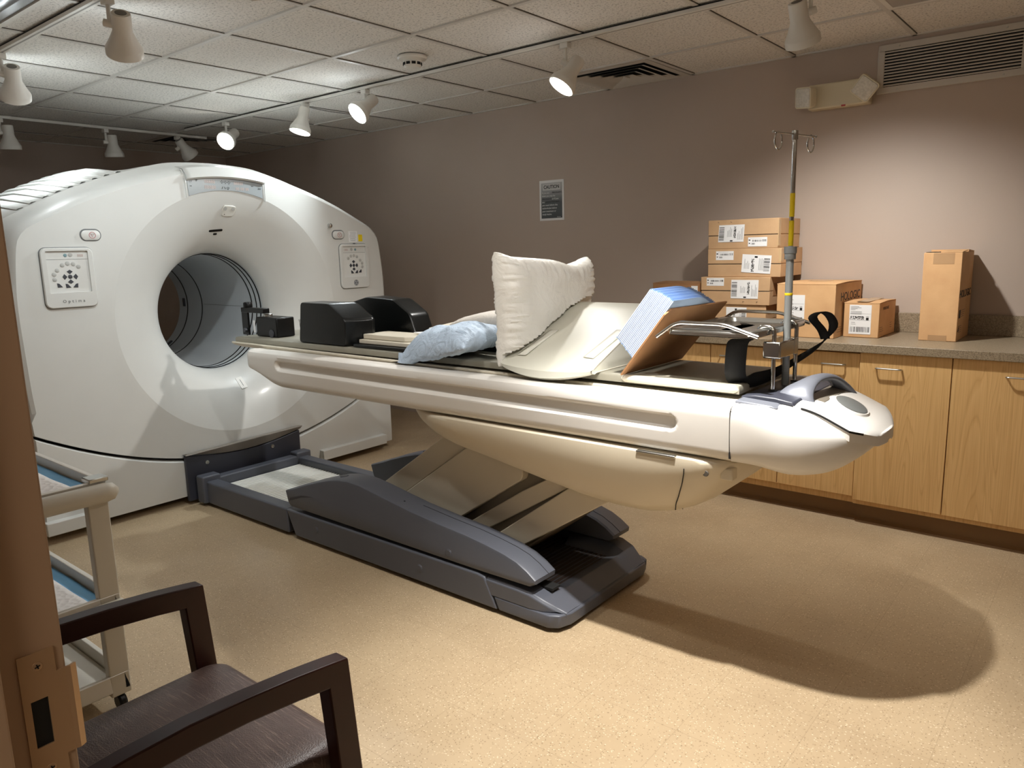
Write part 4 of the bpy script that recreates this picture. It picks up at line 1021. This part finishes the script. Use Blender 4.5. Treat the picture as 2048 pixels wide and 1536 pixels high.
# sweeping fairings over each side of the base
fair = [(-3.190, .243), (-3.10, .272), (-3.017, .303), (-2.92, .334), (-2.827, .360), (-2.76, .373), (-2.69, .379), (-2.61, .376), (-2.533, .365), (-2.40, .343), (-2.279, .324), (-2.10, .304), (-1.948, .290), (-1.85, .276), (-1.76, .260), (-1.70, .243), (-1.65, .218), (-1.610, .190), (-1.612, .172), (-1.640, .156), (-1.90, .154), (-2.60, .160), (-3.150, .164), (-3.172, .180)]
for s in (0, 1):
    y0, y1 = (BY0+.0, BY0+.135) if s == 0 else (BY1-.135, BY1)
    f = MB(); cxx, czz = -2.45, .20
    def off(P, d):
        out = []
        for i, (x, z) in enumerate(P):
            (xa, za), (xb, zb) = P[i-1], P[(i+1) % len(P)]; tx, tz = xb-xa, zb-za; L = math.hypot(tx, tz); out.append((x+tz/L*d*-1*-1*-1 if False else x+(tz/L)*d*(-1), z+(tx/L)*d))
        return out
    yo, yi = (y0, y1) if s == 0 else (y1, y0); sg = 1 if s == 0 else -1
    def R_(P, y): return [(x, y, z) for x, z in P]
    f.loft([R_(off(fair, -.013), yo), R_(off(fair, -.004), yo+sg*.003), R_(fair, yo+sg*.011), R_(fair, yi-sg*.008), R_(off(fair, -.006), yi)])
    fo = f.build('base_fairing', GREYB, croot, angle=32)
    MB().lathe([(.0001, .003), (.014, .003), (.0145, .001), (.0175, .001), (.018, 0)], (-2.054, yo, .190), (0, -sg, 0), 20).build('fairing_plug', GREYB, fo, angle=30)
    MB().prism([(-3.160, .196), (-3.150, .212), (-3.05, .242), (-2.96, .252), (-3.05, .232), (-3.13, .204)], 'y', yo-sg*.0008, yo+sg*.004).build('fairing_recess', GREYD, fo)
    sm_ = MB(); sm_.tube([(x, yo+sg*.085, z+.0004) for x, z in fair[10:18]], .0013, 6); sm_.build('fairing_seam', SEAM, fo)
    MB().lathe([(.0001, .002), (.02, .002), (.021, 0)], (-2.80, lerp(yo, yi, .55), .3665), (-.15, 0, 1), 18).build('fairing_cap', GREYD, fo)
    MB().lathe([(.0001, .001), (.004, .001), (.0042, 0)], (-2.36, yo+sg*.05, .337), (.2, 0, 1), 10).build('screw_hole', VENTD, fo)
# docking plate against the gantry
dz_ = [(y, .292-.045*math.sin(PI*(y-2.005)/.765)) for y in [2.005+.765*k/16 for k in range(17)]]
MB().prism(dz_+[(2.770, .022), (2.005, .022)], 'x', -4.0935, -4.070).build('dock_plate', GREYD, croot, bevel=.004)
hd = [1.998+.78*k/20 for k in range(21)]
def hz_(y): return .262-.045*math.sin(PI*min(1, max(0, (y-2.005)/.765)))+.034
MB().loft([[(-4.0935, y, .296+.022*(y-1.998)/.78) for y in hd], [(-4.050, y, .300+.022*(y-1.998)/.78) for y in hd], [(-4.047, y, .296+.022*(y-1.998)/.78) for y in hd], [(-4.072, y, hz_(y)+.002) for y in hd], [(-4.0935, y, hz_(y)) for y in hd]], False, False, False).build('dock_hood', mat('hood_shaded_white', (138, 130, 120), .45, var=.01), croot, angle=30)  # lip of the white cover, its shade put into the taupe colour
MB().box(-4.036, -3.965, 2.06, 2.76, .09, .155).build('dock_shelf', GREYB, croot, bevel=.008)
for y0, y1 in ((2.038, 2.150), (2.665, 2.772)):
    MB().box(-4.04, -3.962, y0, y1, .018, .176).build('dock_bracket', GREYB, croot, bevel=.010, seg=3)
for y in (2.130, 2.565): MB().lathe([(.0001, .001), (.006, .001), (.007, .006), (.011, .006), (.012, 0)], (-4.070, y, .228), (1, 0, 0), 16).build('dock_bolt', STEEL, croot, angle=30)
#--TABLETOP--
# ------------------------------------------------------------------ things lying on the couch
from mathutils import noise
def rbox(x0, x1, y0, y1, z0, z1): return MB().box(x0, x1, y0, y1, z0, z1)
mt = thing('mattress_pad', 'thin olive grey mattress pad with cream edge lying on the couch cradle', 'mat', (-2.3, YC, .942))
MB().loft([[(lerp(-3.79, -.912, .5)+sx*(1.439-i)*1., YC+sy*(.203-i), z) for sx, sy in ((1, 1), (-1, 1), (-1, -1), (1, -1))] for i, z in ((0, .9425), (0, .960), (.004, .967), (.012, .969))]).build('pad_top', mat('mat_taupe', (140, 136, 122), .5, var=.05, bump=.05, bscale=30), mt, angle=40)
ed = MB()
for y in (2.222, 2.618): ed.tube([(-1.335, y, .956)]+[(lerp(-1.32, -.93, k/6), y, .957) for k in range(7)]+[(-.915, y, .955)], [.006]+[.0135]*7+[.006], 12)
ed.build('bolster_edge', CREAMV, mt)
# black bracket clipped to the tip of the pad
t = thing('head_holder_bracket', 'black bracket with a square box on the tip of the couch', 'bracket', (-3.68, 2.32, .969))
MB().box(-3.835, -3.775, 2.292, 2.304, .9705, 1.110).build('back_plate', BLACK, t, bevel=.002)
MB().box(-3.835, -3.615, 2.290, 2.330, 1.095, 1.122).build('top_arm', BLACK, t, bevel=.003)
MB().lathe([(.0, -.01), (.022, -.01), (.024, 0), (.024, .02), (.02, .026), (.0, .026)], (-3.80, 2.315, 1.125), (0, 0, 1), 20).build('round_knob', BLACK, t)
MB().box(-3.69, -3.495, 2.288, 2.40, .9705, 1.075).build('square_box', BLACK, t, bevel=.006)
MB().lathe([(.0, 0), (.024, 0), (.024, .012), (.02, .015), (.0, .015)], (-3.64, 2.335, 1.076), (0, 0, 1), 20).build('steel_cap', STEEL, t)
MB().box(-3.718, -3.703, 2.288, 2.291, .99, 1.055).build('paper_tag', PAPER, t)
MB().lathe([(.0, 0), (.013, 0), (.012, .014), (.0, .015)], (-3.795, 2.291, .998), (0, -1, 0), 16).build('thumb_screw', DKBTN, t)
MB().lathe([(.0, 0), (.022, 0), (.021, .004), (.0, .004)], (-3.545, 2.2875, .990), (0, -1, 0), 20).build('round_dial', DKBTN, t)
# plastic cup
t = thing('plastic_cup', 'clear plastic cup beside the left black cushion', 'cup', (-3.275, 2.325, .969))
MB().lathe([(.0, .001), (.031, .001), (.041, .104), (.043, .104), (.043, .107), (.039, .107), (.0295, .004), (.0, .004)], (0, 0, 0), (0, 0, 1), 28).build('cup_wall', CUPM, t, local=True)
MB().lathe([(.0, .0045), (.029, .0045), (.0335, .050), (.0, .050)], (0, 0, 0), (0, 0, 1), 28).build('cup_contents', CUPW, t, local=True)
# two black positioning cushions
def cushion(lab, A, y0, y1, shift):
    n = len(A); cx = sum(p[0] for p in A)/n; cz_ = sum(p[1] for p in A)/n
    def R_(y, s, sh): return [(cx+(x-cx)*s+sh*(1 if x > cx else .2), y, max(.9705, cz_+(z-cz_)*s)) for x, z in A]
    return tag(MB().loft([R_(y0, .965, 0), R_(y0+.006, .993, 0), R_(y0+.02, 1, 0), R_(y1-.02, 1, shift), R_(y1-.006, .993, shift), R_(y1, .965, shift)]).build('positioning_cushion', BLACKV, angle=38), lab, 'cushion')
def rpoly(P, r=.016, n=4): 
    out = []
    for i in range(len(P)):
        a, p, b = Vector(P[i-1]), Vector(P[i]), Vector(P[(i+1) % len(P)]); p0 = p+(a-p).normalized()*r; p2 = p+(b-p).normalized()*r
        out += [tuple(p0*(1-t)**2+p*2*t*(1-t)+p2*t*t) for t in (k/n for k in range(n+1))]
    return out
cushion('left black vinyl positioning cushion with slanted side, beside the cup', rpoly([(-3.215, .9705), (-2.845, .9705), (-2.838, 1.098), (-2.965, 1.172), (-3.185, 1.172)]), 2.226, 2.352, .07)
cushion('larger black vinyl positioning cushion, right one of the pair', rpoly([(-3.13, .9705), (-2.62, .9705), (-2.672, 1.108), (-2.79, 1.177), (-2.99, 1.186), (-3.115, 1.156)]), 2.485, 2.612, .0)
# black sheet, cream foam pads, white card, grey board, black tray
def slab_thing(nm, lab, cat, P, z0, z1, m, tilt=None, bev=.003):
    mb = MB().prism(P, 'z', z0, z1)
    if tilt: mb.xf(tilt)
    return tag(mb.build(nm, m, bevel=bev), lab, cat)
slab_thing('black_pad', 'flat black pad under the cream foam pads on the couch', 'pad', rpoly([(-2.82, 2.236), (-2.27, 2.236), (-2.22, 2.30), (-2.22, 2.47), (-2.82, 2.47)], .03), .9700, .9850, BLACKV)
slab_thing('foam_pad', 'lower cream foam pad of the two lying by the right black cushion', 'pad', [(-2.79, 2.262), (-2.42, 2.262), (-2.405, 2.277), (-2.45, 2.42), (-2.79, 2.42)], .9860, 1.0050, CREAMV)
slab_thing('foam_pad', 'upper cream foam pad of the two lying by the right black cushion', 'pad', [(-2.785, 2.285), (-2.50, 2.285), (-2.46, 2.32), (-2.46, 2.44), (-2.785, 2.44)], 1.0062, 1.0280, CREAMV)
slab_thing('white_card', 'bent white card tucked in front of the black tray', 'card', [(-2.56, 2.40), (-2.46, 2.47), (-2.43, 2.425), (-2.34, 2.40), (-2.24, 2.375), (-2.28, 2.355), (-2.40, 2.35)], 0, .003, PAPER, tilt=lambda x, y, z: (x, y, 1.036+z-.006*smooth((2.42-y)/.18)+.002*math.sin(x*30)), bev=0)
slab_thing('grey_board', 'pale grey board rising behind the black tray', 'board', [(-2.60, 2.535), (-2.08, 2.535), (-2.08, 2.69), (-2.55, 2.69)], 0, .008, CREAMV, tilt=lambda x, y, z: (x, y, 1.0345+z+(y-2.535)*.14))
slab_thing('support_block', 'low dark block holding up the grey board', 'block', [(-2.40, 2.435), (-1.99, 2.435), (-1.99, 2.61), (-2.40, 2.61)], .9700, 1.0335, BLACKV)
slab_thing('black_tray', 'dark grey shield shaped plastic tray behind the blue pillow', 'tray', rpoly([(-2.475, 2.475), (-2.44, 2.432), (-2.36, 2.42), (-2.02, 2.42), (-1.995, 2.45), (-2.02, 2.528), (-2.42, 2.528)], .012), 1.0345, 1.0470, mat('tray_black', (40, 38, 36), .4, var=.03))
# pillows
def pillow(nm, lab, hx, hy, h, M, m, amp=.012, freq=7., bottom=.6, ex=3.2, pinch=.10, gus=0., seed=0., n=72, sag=None):
    def P(u, v, s):
        e = (1-abs(u)**ex)*(1-abs(v)**ex); t = max(0, e)**.42
        x = u*hx*(1-pinch*(1-abs(v)**2)*abs(u)**3); y = v*hy*(1-pinch*(1-abs(u)**2)*abs(v)**3)
        z = s*h*t*(1 if s > 0 else bottom)
        k = max(abs(u), abs(v)); edge = smooth((k-.35)/.6)
        al = (u if abs(v) > abs(u) else v)
        ra = noise.noise(Vector((x*freq+seed, y*freq*1.3, s*2)))*amp + (noise.noise(Vector((al*26+seed, s*3+k*1.5, seed)))*amp*.9*edge if k < .995 else 0)
        z += ra*s*max(0, e)**.3
        p = Vector((x, y, z))
        if sag: p = sag(p, u, v)
        q = M @ p
        if nm == 'blue_pillow': q = rest(q)
        elif nm == 'white_pillow':
            if q.y > 2.15 and q.z < interp(q.y, [2.16, 2.30, 2.45, 2.58, 2.70], [.99, 1.037, 1.099, 1.152, 1.185])+.012: q.x = min(q.x, -1.8425)
            q.z = max(q.z, .9725 if q.y > 2.2 else .937)
        return tuple(q)
    us_ = [math.sin(PI/2*(-1+2*i/n)) for i in range(n+1)]
    mb = MB(); 
    for s in (1, -1): mb.grid([[P(u, v, s) for v in us_] for u in us_])
    return tag(mb.build(nm, m, angle=70, merge=True), lab, 'pillow')
def frame(o, ax, ay, az):
    M = Matrix((Vector(ax).normalized(), Vector(ay).normalized(), Vector(az).normalized())).transposed().to_4x4(); M.translation = Vector(o); return M
def bsag(p, u, v):
    p = p.copy(); p.z -= .05*smooth((-u-.2)/.8)+.022*smooth((-v-.4)/.6); return p
def rest(q):
    return Vector((q.x, q.y, max(q.z, .9722 if q.y > 2.20 else .9345)))
bx = Vector((1, -.12, .17)).normalized(); by = Vector((.12, 1, .03)); by = (by-bx*by.dot(bx)).normalized(); bz = bx.cross(by)
pillow('blue_pillow', 'light blue crinkled disposable pillow lying in front of the upright pillow', .252, .140, .082, frame((-2.210, 2.275, 1.014), bx, by, bz), PILLB, .014, 12, .55, 2.6, .06, sag=bsag)
pillow('grey_pillow', 'small grey pillow lying on the grey board', .23, .13, .045, frame((-2.16, 2.60, 1.090), (1, .1, .06), (-.1, 1, .02), (-.06, -.02, 1)), PILLG, .006, 8, .6, 2.6, .08, seed=4)
wy = Vector((0, 1, -.05)).normalized(); wz = Vector((-.06, .04, 1)); wz = (wz-wy*wz.dot(wy)).normalized(); wx = wy.cross(wz)
def wsag(p, u, v):
    p = p.copy(); p.y -= .022*math.exp(-((u-.45)/.28)**2)*smooth((v-.1)/.9); 
    if v > .7: p.y += .012*smooth((abs(u)-.75)/.25)
    return p
pillow('white_pillow', 'white vinyl pillow standing upright against the wedge cushion', .315, .212, .080, frame((-1.868, 2.500, 1.157), wy, wz, wx), PILLW, .014, 9, .55, 7.0, .03, seed=9, n=96, sag=wsag)
# wedge cushion
wd = thing('wedge_cushion', 'cream vinyl wedge cushion sloping across the couch', 'cushion', (-1.64, 2.42, .97))
def wsec(x):
    u = (x+1.84)/.415; b = .034*math.sin(PI*min(1, max(0, u)))**.8; g = .006*math.sin(PI*u)
    P = [(2.178, .985), (2.20, .996), (2.30, 1.037+g), (2.45, 1.099+g), (2.58, 1.152+g), (2.640, 1.174), (2.668, 1.178), (2.682, 1.165), (2.685, 1.06), (2.682, .985), (2.66, .9712), (2.30, .9712), (2.198, .9712), (2.186-b*1.0, .9685-b), (2.168-b*1.15, .972-b*.8), (2.164-b*.7, .979-b*.3)]
    k = min(1, min(u, 1-u)/.035); s = .985+.015*math.sqrt(max(0, 1-(1-k)**2)); c = (2.45, 1.05)
    return [(x, c[0]+(y-c[0])*s, max(c[1]+(z-c[1])*s, .9712 if y > 2.195 else .9335)) for y, z in P]
MB().loft([wsec(-1.84+.415*k/40) for k in range(41)]).build('cushion_body', WEDGEM, wd, angle=35)
pp = MB()
for x in (-1.427,):
    s_ = wsec(x); pp.tube([tuple(Vector(p)+Vector((.001, 0, 0))) for p in s_], .0028, 6, closed=True)
pp.build('piping', CREAMV, wd)
def onface(x, y): return interp(y, [2.20, 2.30, 2.45, 2.58, 2.64], [.996, 1.037, 1.099, 1.152, 1.174])+.006*math.sin(PI*(x+1.84)/.415)
for (xa, xb, ya, yb) in ((-1.795, -1.755, 2.215, 2.405), (-1.505, -1.462, 2.235, 2.43)):
    st2 = MB(); st2.grid([[(x+(y-ya)*.10, y, onface(x, y)+.0022+.0012*noise.noise(Vector((x*60, y*60, 1)))) for y in [lerp(ya, yb, k/14) for k in range(15)]] for x in (xa, lerp(xa, xb, .33), lerp(xa, xb, .66), xb)])
    st2.build('closure_strip', mat('strip_cream', (226, 224, 212), .5, var=.01), wd, solid=.002)
# leaning card sheet and the blue pads on it
cb = Vector((-1.322, 0, .9475+.023)); cs_ = Vector((.616, 0, .788)); cn = Vector((-.788, 0, .616))
def cpt(s, y, n_): return tuple(Vector((cb.x, y, cb.z))+cs_*s+cn*n_)
cds = thing('cardboard_sheet', 'brown cardboard sheet leaning against the steel tray', 'cardboard', (-1.25, 2.42, .97))
MB().loft([[cpt(s, y, n_) for s, y in ((.0, 2.195), (.270, 2.188), (.292, 2.21), (.284, 2.655), (0, 2.645))] for n_ in (0, .0055)]).build('card_panel', KRAFTD, cds)
fl_ = MB(); fl_.grid([[cpt(-.0005 if False else s, y, .00275+.0022*math.sin(k*PI/2)) for s in (-.0008,)]*2 for k, y in ((k, lerp(2.2, 2.64, k/160)) for k in range(161))])
pr = random.Random(5)
first = None
for k in range(17):
    n0 = .0062+k*.0054; ds = pr.uniform(-.0015, .0015); dy = 0; s0, s1 = .075+ds+.001*k, .322+ds-.0006*k*k*.12
    yn = 2.196+dy; yf = 2.60+dy
    rows_ = []
    for j in range(15):
        y = lerp(yn, yf, j/14); cu_ = .034*smooth((j-7)/7.)*(k/17+.15); tw = -.05*smooth((j-6)/8.)
        rows_.append([cpt(s0, y, n0+cu_*.4), cpt(lerp(s0, s1+tw, .6), y, n0+cu_*.6), cpt(s1-.004+tw, y, n0+cu_), cpt(s1+tw, y, n0+.0022+cu_), cpt(s1-.004+tw, y, n0+.0044+cu_), cpt(lerp(s0, s1+tw, .6), y, n0+.0044+cu_*.6), cpt(s0, y, n0+.0044+cu_*.4)])
    pdo = MB().loft(rows_).build('absorbent_pad', BLUEP if k % 3 else mat('blue_pad_pale', (176, 198, 226), .6, var=.03), angle=40)
    tag(pdo, 'folded blue absorbent pad in the stack on the cardboard sheet', 'absorbent pad', 'folded blue pads on the cardboard')
    ln_ = MB(); rows2 = []
    ln_.loft([[cpt(s0+.004, yn-.0006, n0+.0012), cpt(s1-.006, yn-.0006, n0+.0012), cpt(s1-.006, yn-.0006, n0+.0036), cpt(s0+.004, yn-.0006, n0+.0036)], [cpt(s0+.004, yn+.002, n0+.0012), cpt(s1-.006, yn+.002, n0+.0012), cpt(s1-.006, yn+.002, n0+.0036), cpt(s0+.004, yn+.002, n0+.0036)]])
    ln_.build('white_core', PAPER, pdo)
# steel tray on two posts
st = thing('instrument_tray', 'polished steel tray with side rails standing on posts over the couch end', 'tray', (-1.0, YC, .945))
def tray_ring(i, z): return [(x, y, z) for x, y in rrect(.30-2*i, .462-2*i, .03, 5, -1.005, YC)]
MB().loft([tray_ring(0, 1.140), tray_ring(.0, 1.124), tray_ring(.004, 1.122), tray_ring(.06, 1.122)], True, False, True).build('tray_pan', CHROME, st, solid=.0025, angle=40)
MB().loft([tray_ring(.004, 1.1405), tray_ring(.03, 1.1405), tray_ring(.036, 1.128), tray_ring(.15-.005, 1.128)], True, False, True).build('tray_deck', STEEL, st, solid=.0015, angle=40)
for y in (2.188, 2.655):
    MB().tube(fillet([(-1.185, y, 1.112), (-1.115, y, 1.162), (-.955, y, 1.162), (-.845, y, 1.128)], .025, 6), .0062, 10).build('side_rail', CHROME, st)
for y in (2.31, 2.51):
    MB().tube(fillet([(-.842, y, .9475), (-.842, y, 1.145), (-.885, y, 1.150), (-.90, y, 1.118)], .02, 6), .0068, 12).build('post', CHROME, st)
    MB().lathe([(.0, 0), (.013, 0), (.013, .004), (.0, .004)], (-.842, y, .9475), (0, 0, 1), 16).build('post_foot', BLACK, st)
MB().box(-.872, -.815, 2.292, 2.416, 1.050, 1.103).build('clamp_block', CHROME, st, bevel=.005)
MB().box(-.872, -.859, 2.414, 2.455, 1.050, 1.103).build('clamp_jaw', CHROME, st, bevel=.003)
MB().box(-.831, -.815, 2.414, 2.455, 1.050, 1.103).build('clamp_jaw', CHROME, st, bevel=.003)
# drip pole
iv = thing('drip_pole', 'tall drip pole with yellow bands and two hooks at the couch end', 'drip stand', (-.845, 2.430, .945))
def cyl(r, z0, z1, nm, m, par=iv, n=16): return MB().lathe([(.0, z0), (r*.96, z0), (r, z0+.001), (r, z1-.001), (r*.96, z1), (.0, z1)], (-.845, 2.430, 0), (0, 0, 1), n).build(nm, m, par)
POLEG = mat('grey_enamel', (150, 152, 150), .35, .35, var=.02)
cyl(.0118, .9475, 1.36, 'lower_tube', POLEG); cyl(.0175, 1.352, 1.372, 'collar', POLEG); cyl(.0195, 1.370, 1.392, 'collar', mat('collar_grey', (132, 134, 134), .5, var=0))
cyl(.0126, 1.238, 1.246, 'yellow_band', YELLOW); cyl(.0072, 1.36, 1.735, 'upper_tube', CHROME); cyl(.0078, 1.394, 1.472, 'yellow_sleeve', YELLOW); cyl(.0078, 1.484, 1.556, 'yellow_sleeve', YELLOW)
cyl(.0095, 1.716, 1.744, 'top_cap', STEEL)
ba = Vector((.24, .97, 0)).normalized(); c0 = Vector((-.845, 2.430, 1.733))
MB().tube([c0-ba*.112, c0+ba*.112], .0028, 8).build('cross_bar', CHROME, iv)
for s in (-1, 1):
    hk = [c0+ba*s*(.092), ] + [c0+ba*s*(.086+.018*math.sin(a))+Vector((0, 0, -.024+.026*math.cos(a))) for a in (2*PI*i/16 for i in range(0, 15))]
    MB().tube([tuple(p) for p in hk], .0026, 7).build('hook', CHROME, iv)
    MB().lathe([(.0, -.004), (.004, -.002), (.004, .002), (.0, .004)], c0+ba*s*.113, ba, 10).build('end_ball', STEEL, iv)
# black strap looped over the posts
def ribbon(P, wdir, wid):
    P = [Vector(p) for p in P]; out = []
    for i, p in enumerate(P):
        w_ = Vector(wdir[i] if isinstance(wdir, list) else wdir).normalized()*(wid[i] if isinstance(wid, list) else wid)/2; out.append([tuple(p-w_), tuple(p), tuple(p+w_)])
    return out
sp_ = MB()
P_ = crom([(-.918, 2.250, 1.112), (-.930, 2.238, 1.10), (-.935, 2.238, 1.05), (-.938, 2.246, 1.00), (-.932, 2.268, .978), (-.905, 2.310, .976), (-.890, 2.38, .978), (-.878, 2.46, .986), (-.862, 2.545, 1.005), (-.800, 2.635, 1.06), (-.772, 2.668, 1.115), (-.785, 2.665, 1.155), (-.81, 2.652, 1.168), (-.83, 2.63, 1.150), (-.80, 2.635, 1.11), (-.785, 2.63, 1.08)], 4)
W_d = [Vector((1, .35, 0)).lerp(Vector((.15, .25, 1)), smooth((i-12)/10)).lerp(Vector((.9, .5, .1)), smooth((i-32)/10)) for i in range(len(P_))]
sp_.grid(ribbon(P_, W_d, [.064 if i < 18 else lerp(.055, .030, min(1, (i-18)/14)) for i in range(len(P_))]))
tag(sp_.build('black_strap', STRAPM, solid=.003, angle=60), 'black webbing strap draped round the tray posts', 'strap')
# ------------------------------------------------------------------ chair by the door
ch = thing('guest_chair', 'dark wood armchair with scratched brown vinyl seat beside the door frame', 'chair', (-1.38, .58, 0))
def arm(x0, x1, nm):
    P = [(.30, .664, .046), (.40, .672, .046), (.50, .674, .046), (.60, .669, .046), (.70, .660, .048), (.78, .650, .050), (.812, .645, .050)]
    MB().loft([[(x0, y, z-h), (x1, y, z-h), (x1, y, z), (x0, y, z)] for y, z, h in P]).build('armrest', ESPRESSO, ch, bevel=.003, angle=25)
for x0, x1, s in ((-1.662, -1.625, -1), (-1.127, -1.090, 1)):
    arm(x0, x1, s)
    o = -.008 if s < 0 else .0
    MB().loft([[(x0, .763, .620), (x1, .763, .620), (x1, .812, .645), (x0, .812, .645)], [(x0+.002, .785, .30), (x1+.002, .785, .30), (x1+.002, .835, .30), (x0+.002, .835, .30)], [(x0+.004, .805, 0), (x1+.002, .805, 0), (x1+.002, .845, 0), (x0+.004, .845, 0)]]).build('leg', ESPRESSO, ch, bevel=.003, angle=25)
    MB().loft([[(x0, .262, 0), (x1, .262, 0), (x1, .300, 0), (x0, .300, 0)], [(x0, .300, .64), (x1, .300, .64), (x1, .335, .64), (x0, .335, .64)]]).build('leg', ESPRESSO, ch, bevel=.003, angle=25)
def seat_ring(z, i, c): 
    return [(x, y, z+c*(1-((x+1.376)/.27)**2)*(1-((y-.58)/.27)**2)) for x, y in rrect(.490-2*i, .500-2*i, .045, 6, -1.376, .583)]
MB().loft([seat_ring(.385, .006, 0), seat_ring(.392, 0, 0), seat_ring(.438, 0, 0), seat_ring(.450, .006, .001), seat_ring(.457, .02, .003), seat_ring(.461, .06, .008), seat_ring(.463, .12, .011), seat_ring(.464, .19, .013)]).build('seat', SEATM, ch, angle=50)
MB().box(-1.615, -1.137, .34, .79, .345, .384).build('seat_frame', ESPRESSO, ch, bevel=.003)
MB().loft([[(-1.61, y, z), (-1.14, y, z), (-1.14, y+.045, z), (-1.61, y+.045, z)] for y, z in ((.338, .47), (.310, .62), (.272, .80), (.258, .85))]).build('backrest', SEATM, ch, bevel=.012, seg=3, angle=40)
# ------------------------------------------------------------------ utility cart
ct = thing('utility_cart', 'putty coloured three shelf utility cart behind the chair', 'cart', (-2.70, .66, 0))
CX0, CX1, CY0, CY1 = -3.12, -2.338, .42, .902
for x0, x1 in ((CX1-.034, CX1), (CX0, CX0+.034)):
    for y0, y1 in ((CY1-.060, CY1), (CY0, CY0+.060)):
        MB().box(x0, x1, y0, y1, .055, .72).build('post', CARTM, ct, bevel=.004)
        MB().lathe([(.0, -.012), (.022, -.012), (.027, -.006), (.027, .006), (.022, .012), (.0, .012)], ((x0+x1)/2, (y0+y1)/2, .0275), (0, 1, 0), 18).build('caster', BLACK, ct)
def shelf(zr, zf, nm):
    f = MB(); a = .016
    f.box(CX0, CX1, CY1-a, CY1, zf, zr).box(CX0, CX1, CY0, CY0+a, zf, zr).box(CX0, CX0+a, CY0+a, CY1-a, zf, zr).box(CX1-a, CX1, CY0+a, CY1-a, zf, zr).box(CX0+a, CX1-a, CY0+a, CY1-a, zf, zf+.012)
    return f.build(nm, CARTL, ct, bevel=.003)
shelf(.752, .700, 'top_shelf'); shelf(.388, .330, 'middle_shelf'); shelf(.128, .070, 'bottom_shelf')
for x in (CX1+.012, CX0-.012):
    MB().loft([[(x+.024*math.cos(a)*e, y, .716+.030*math.sin(a)*e) for a in (2*PI*k/16 for k in range(16))] for y, e in ((CY0-.02, .3), (CY0-.008, .85), (CY0+.015, 1), (CY1-.012, 1), (CY1+.012, .85), (CY1+.026, .3))]).build('end_bar', CARTM, ct, angle=60)
    MB().box(x-.012, x+.012, CY0, CY1+.004, .300, .372).build('cross_rail', CARTM, ct, bevel=.006)
MB().box(CX1-.05, CX1+.004, CY1-.05, CY1+.006, .748, .762).build('corner_clip', STEEL, ct, bevel=.003)
def liner(lab, z):
    t = thing('absorbent_sheet', lab, 'absorbent sheet', (-2.72, .66, z))
    def g(x0, x1, y0, y1, h): return MB().grid([[(x, y, z+h+.003*noise.noise(Vector((x*9, y*9, z*5)))) for y in [lerp(y0, y1, j/20) for j in range(21)]] for x in [lerp(x0, x1, i/28) for i in range(29)]])
    g(CX0+.022, CX1-.03, CY0+.022, CY1-.022, .006).build('blue_border', BLUE2, t, solid=.0015)
    g(CX0+.022, CX1-.03, CY0+.065, CY1-.065, .009).build('quilted_centre', PADM, t, solid=.003)
liner('white quilted sheet with blue border on the top cart shelf', .7155); liner('white quilted sheet with blue border on the middle cart shelf', .3455)
# ------------------------------------------------------------------ light
w = bpy.data.worlds.new('world'); bpy.context.scene.world = w; w.use_nodes = True
w.node_tree.nodes['Background'].inputs['Color'].default_value = (1, .93, .85, 1); w.node_tree.nodes['Background'].inputs['Strength'].default_value = .03
ld = bpy.data.lights.new('corridor_lamp', 'AREA'); ld.energy = 16; ld.size = .6; ld.color = (1, .88, .74)
lo = bpy.data.objects.new('corridor_lamp', ld); C.objects.link(lo); lo.location = (-.1, -1.1, 2.38)
vs = bpy.context.scene.view_settings
vs.view_transform = 'Standard'; vs.look = 'None'; vs.gamma = 1; vs.use_curve_mapping = False; vs.exposure = .5
bpy.context.scene.cycles.max_bounces = 8; bpy.context.scene.cycles.diffuse_bounces = 5
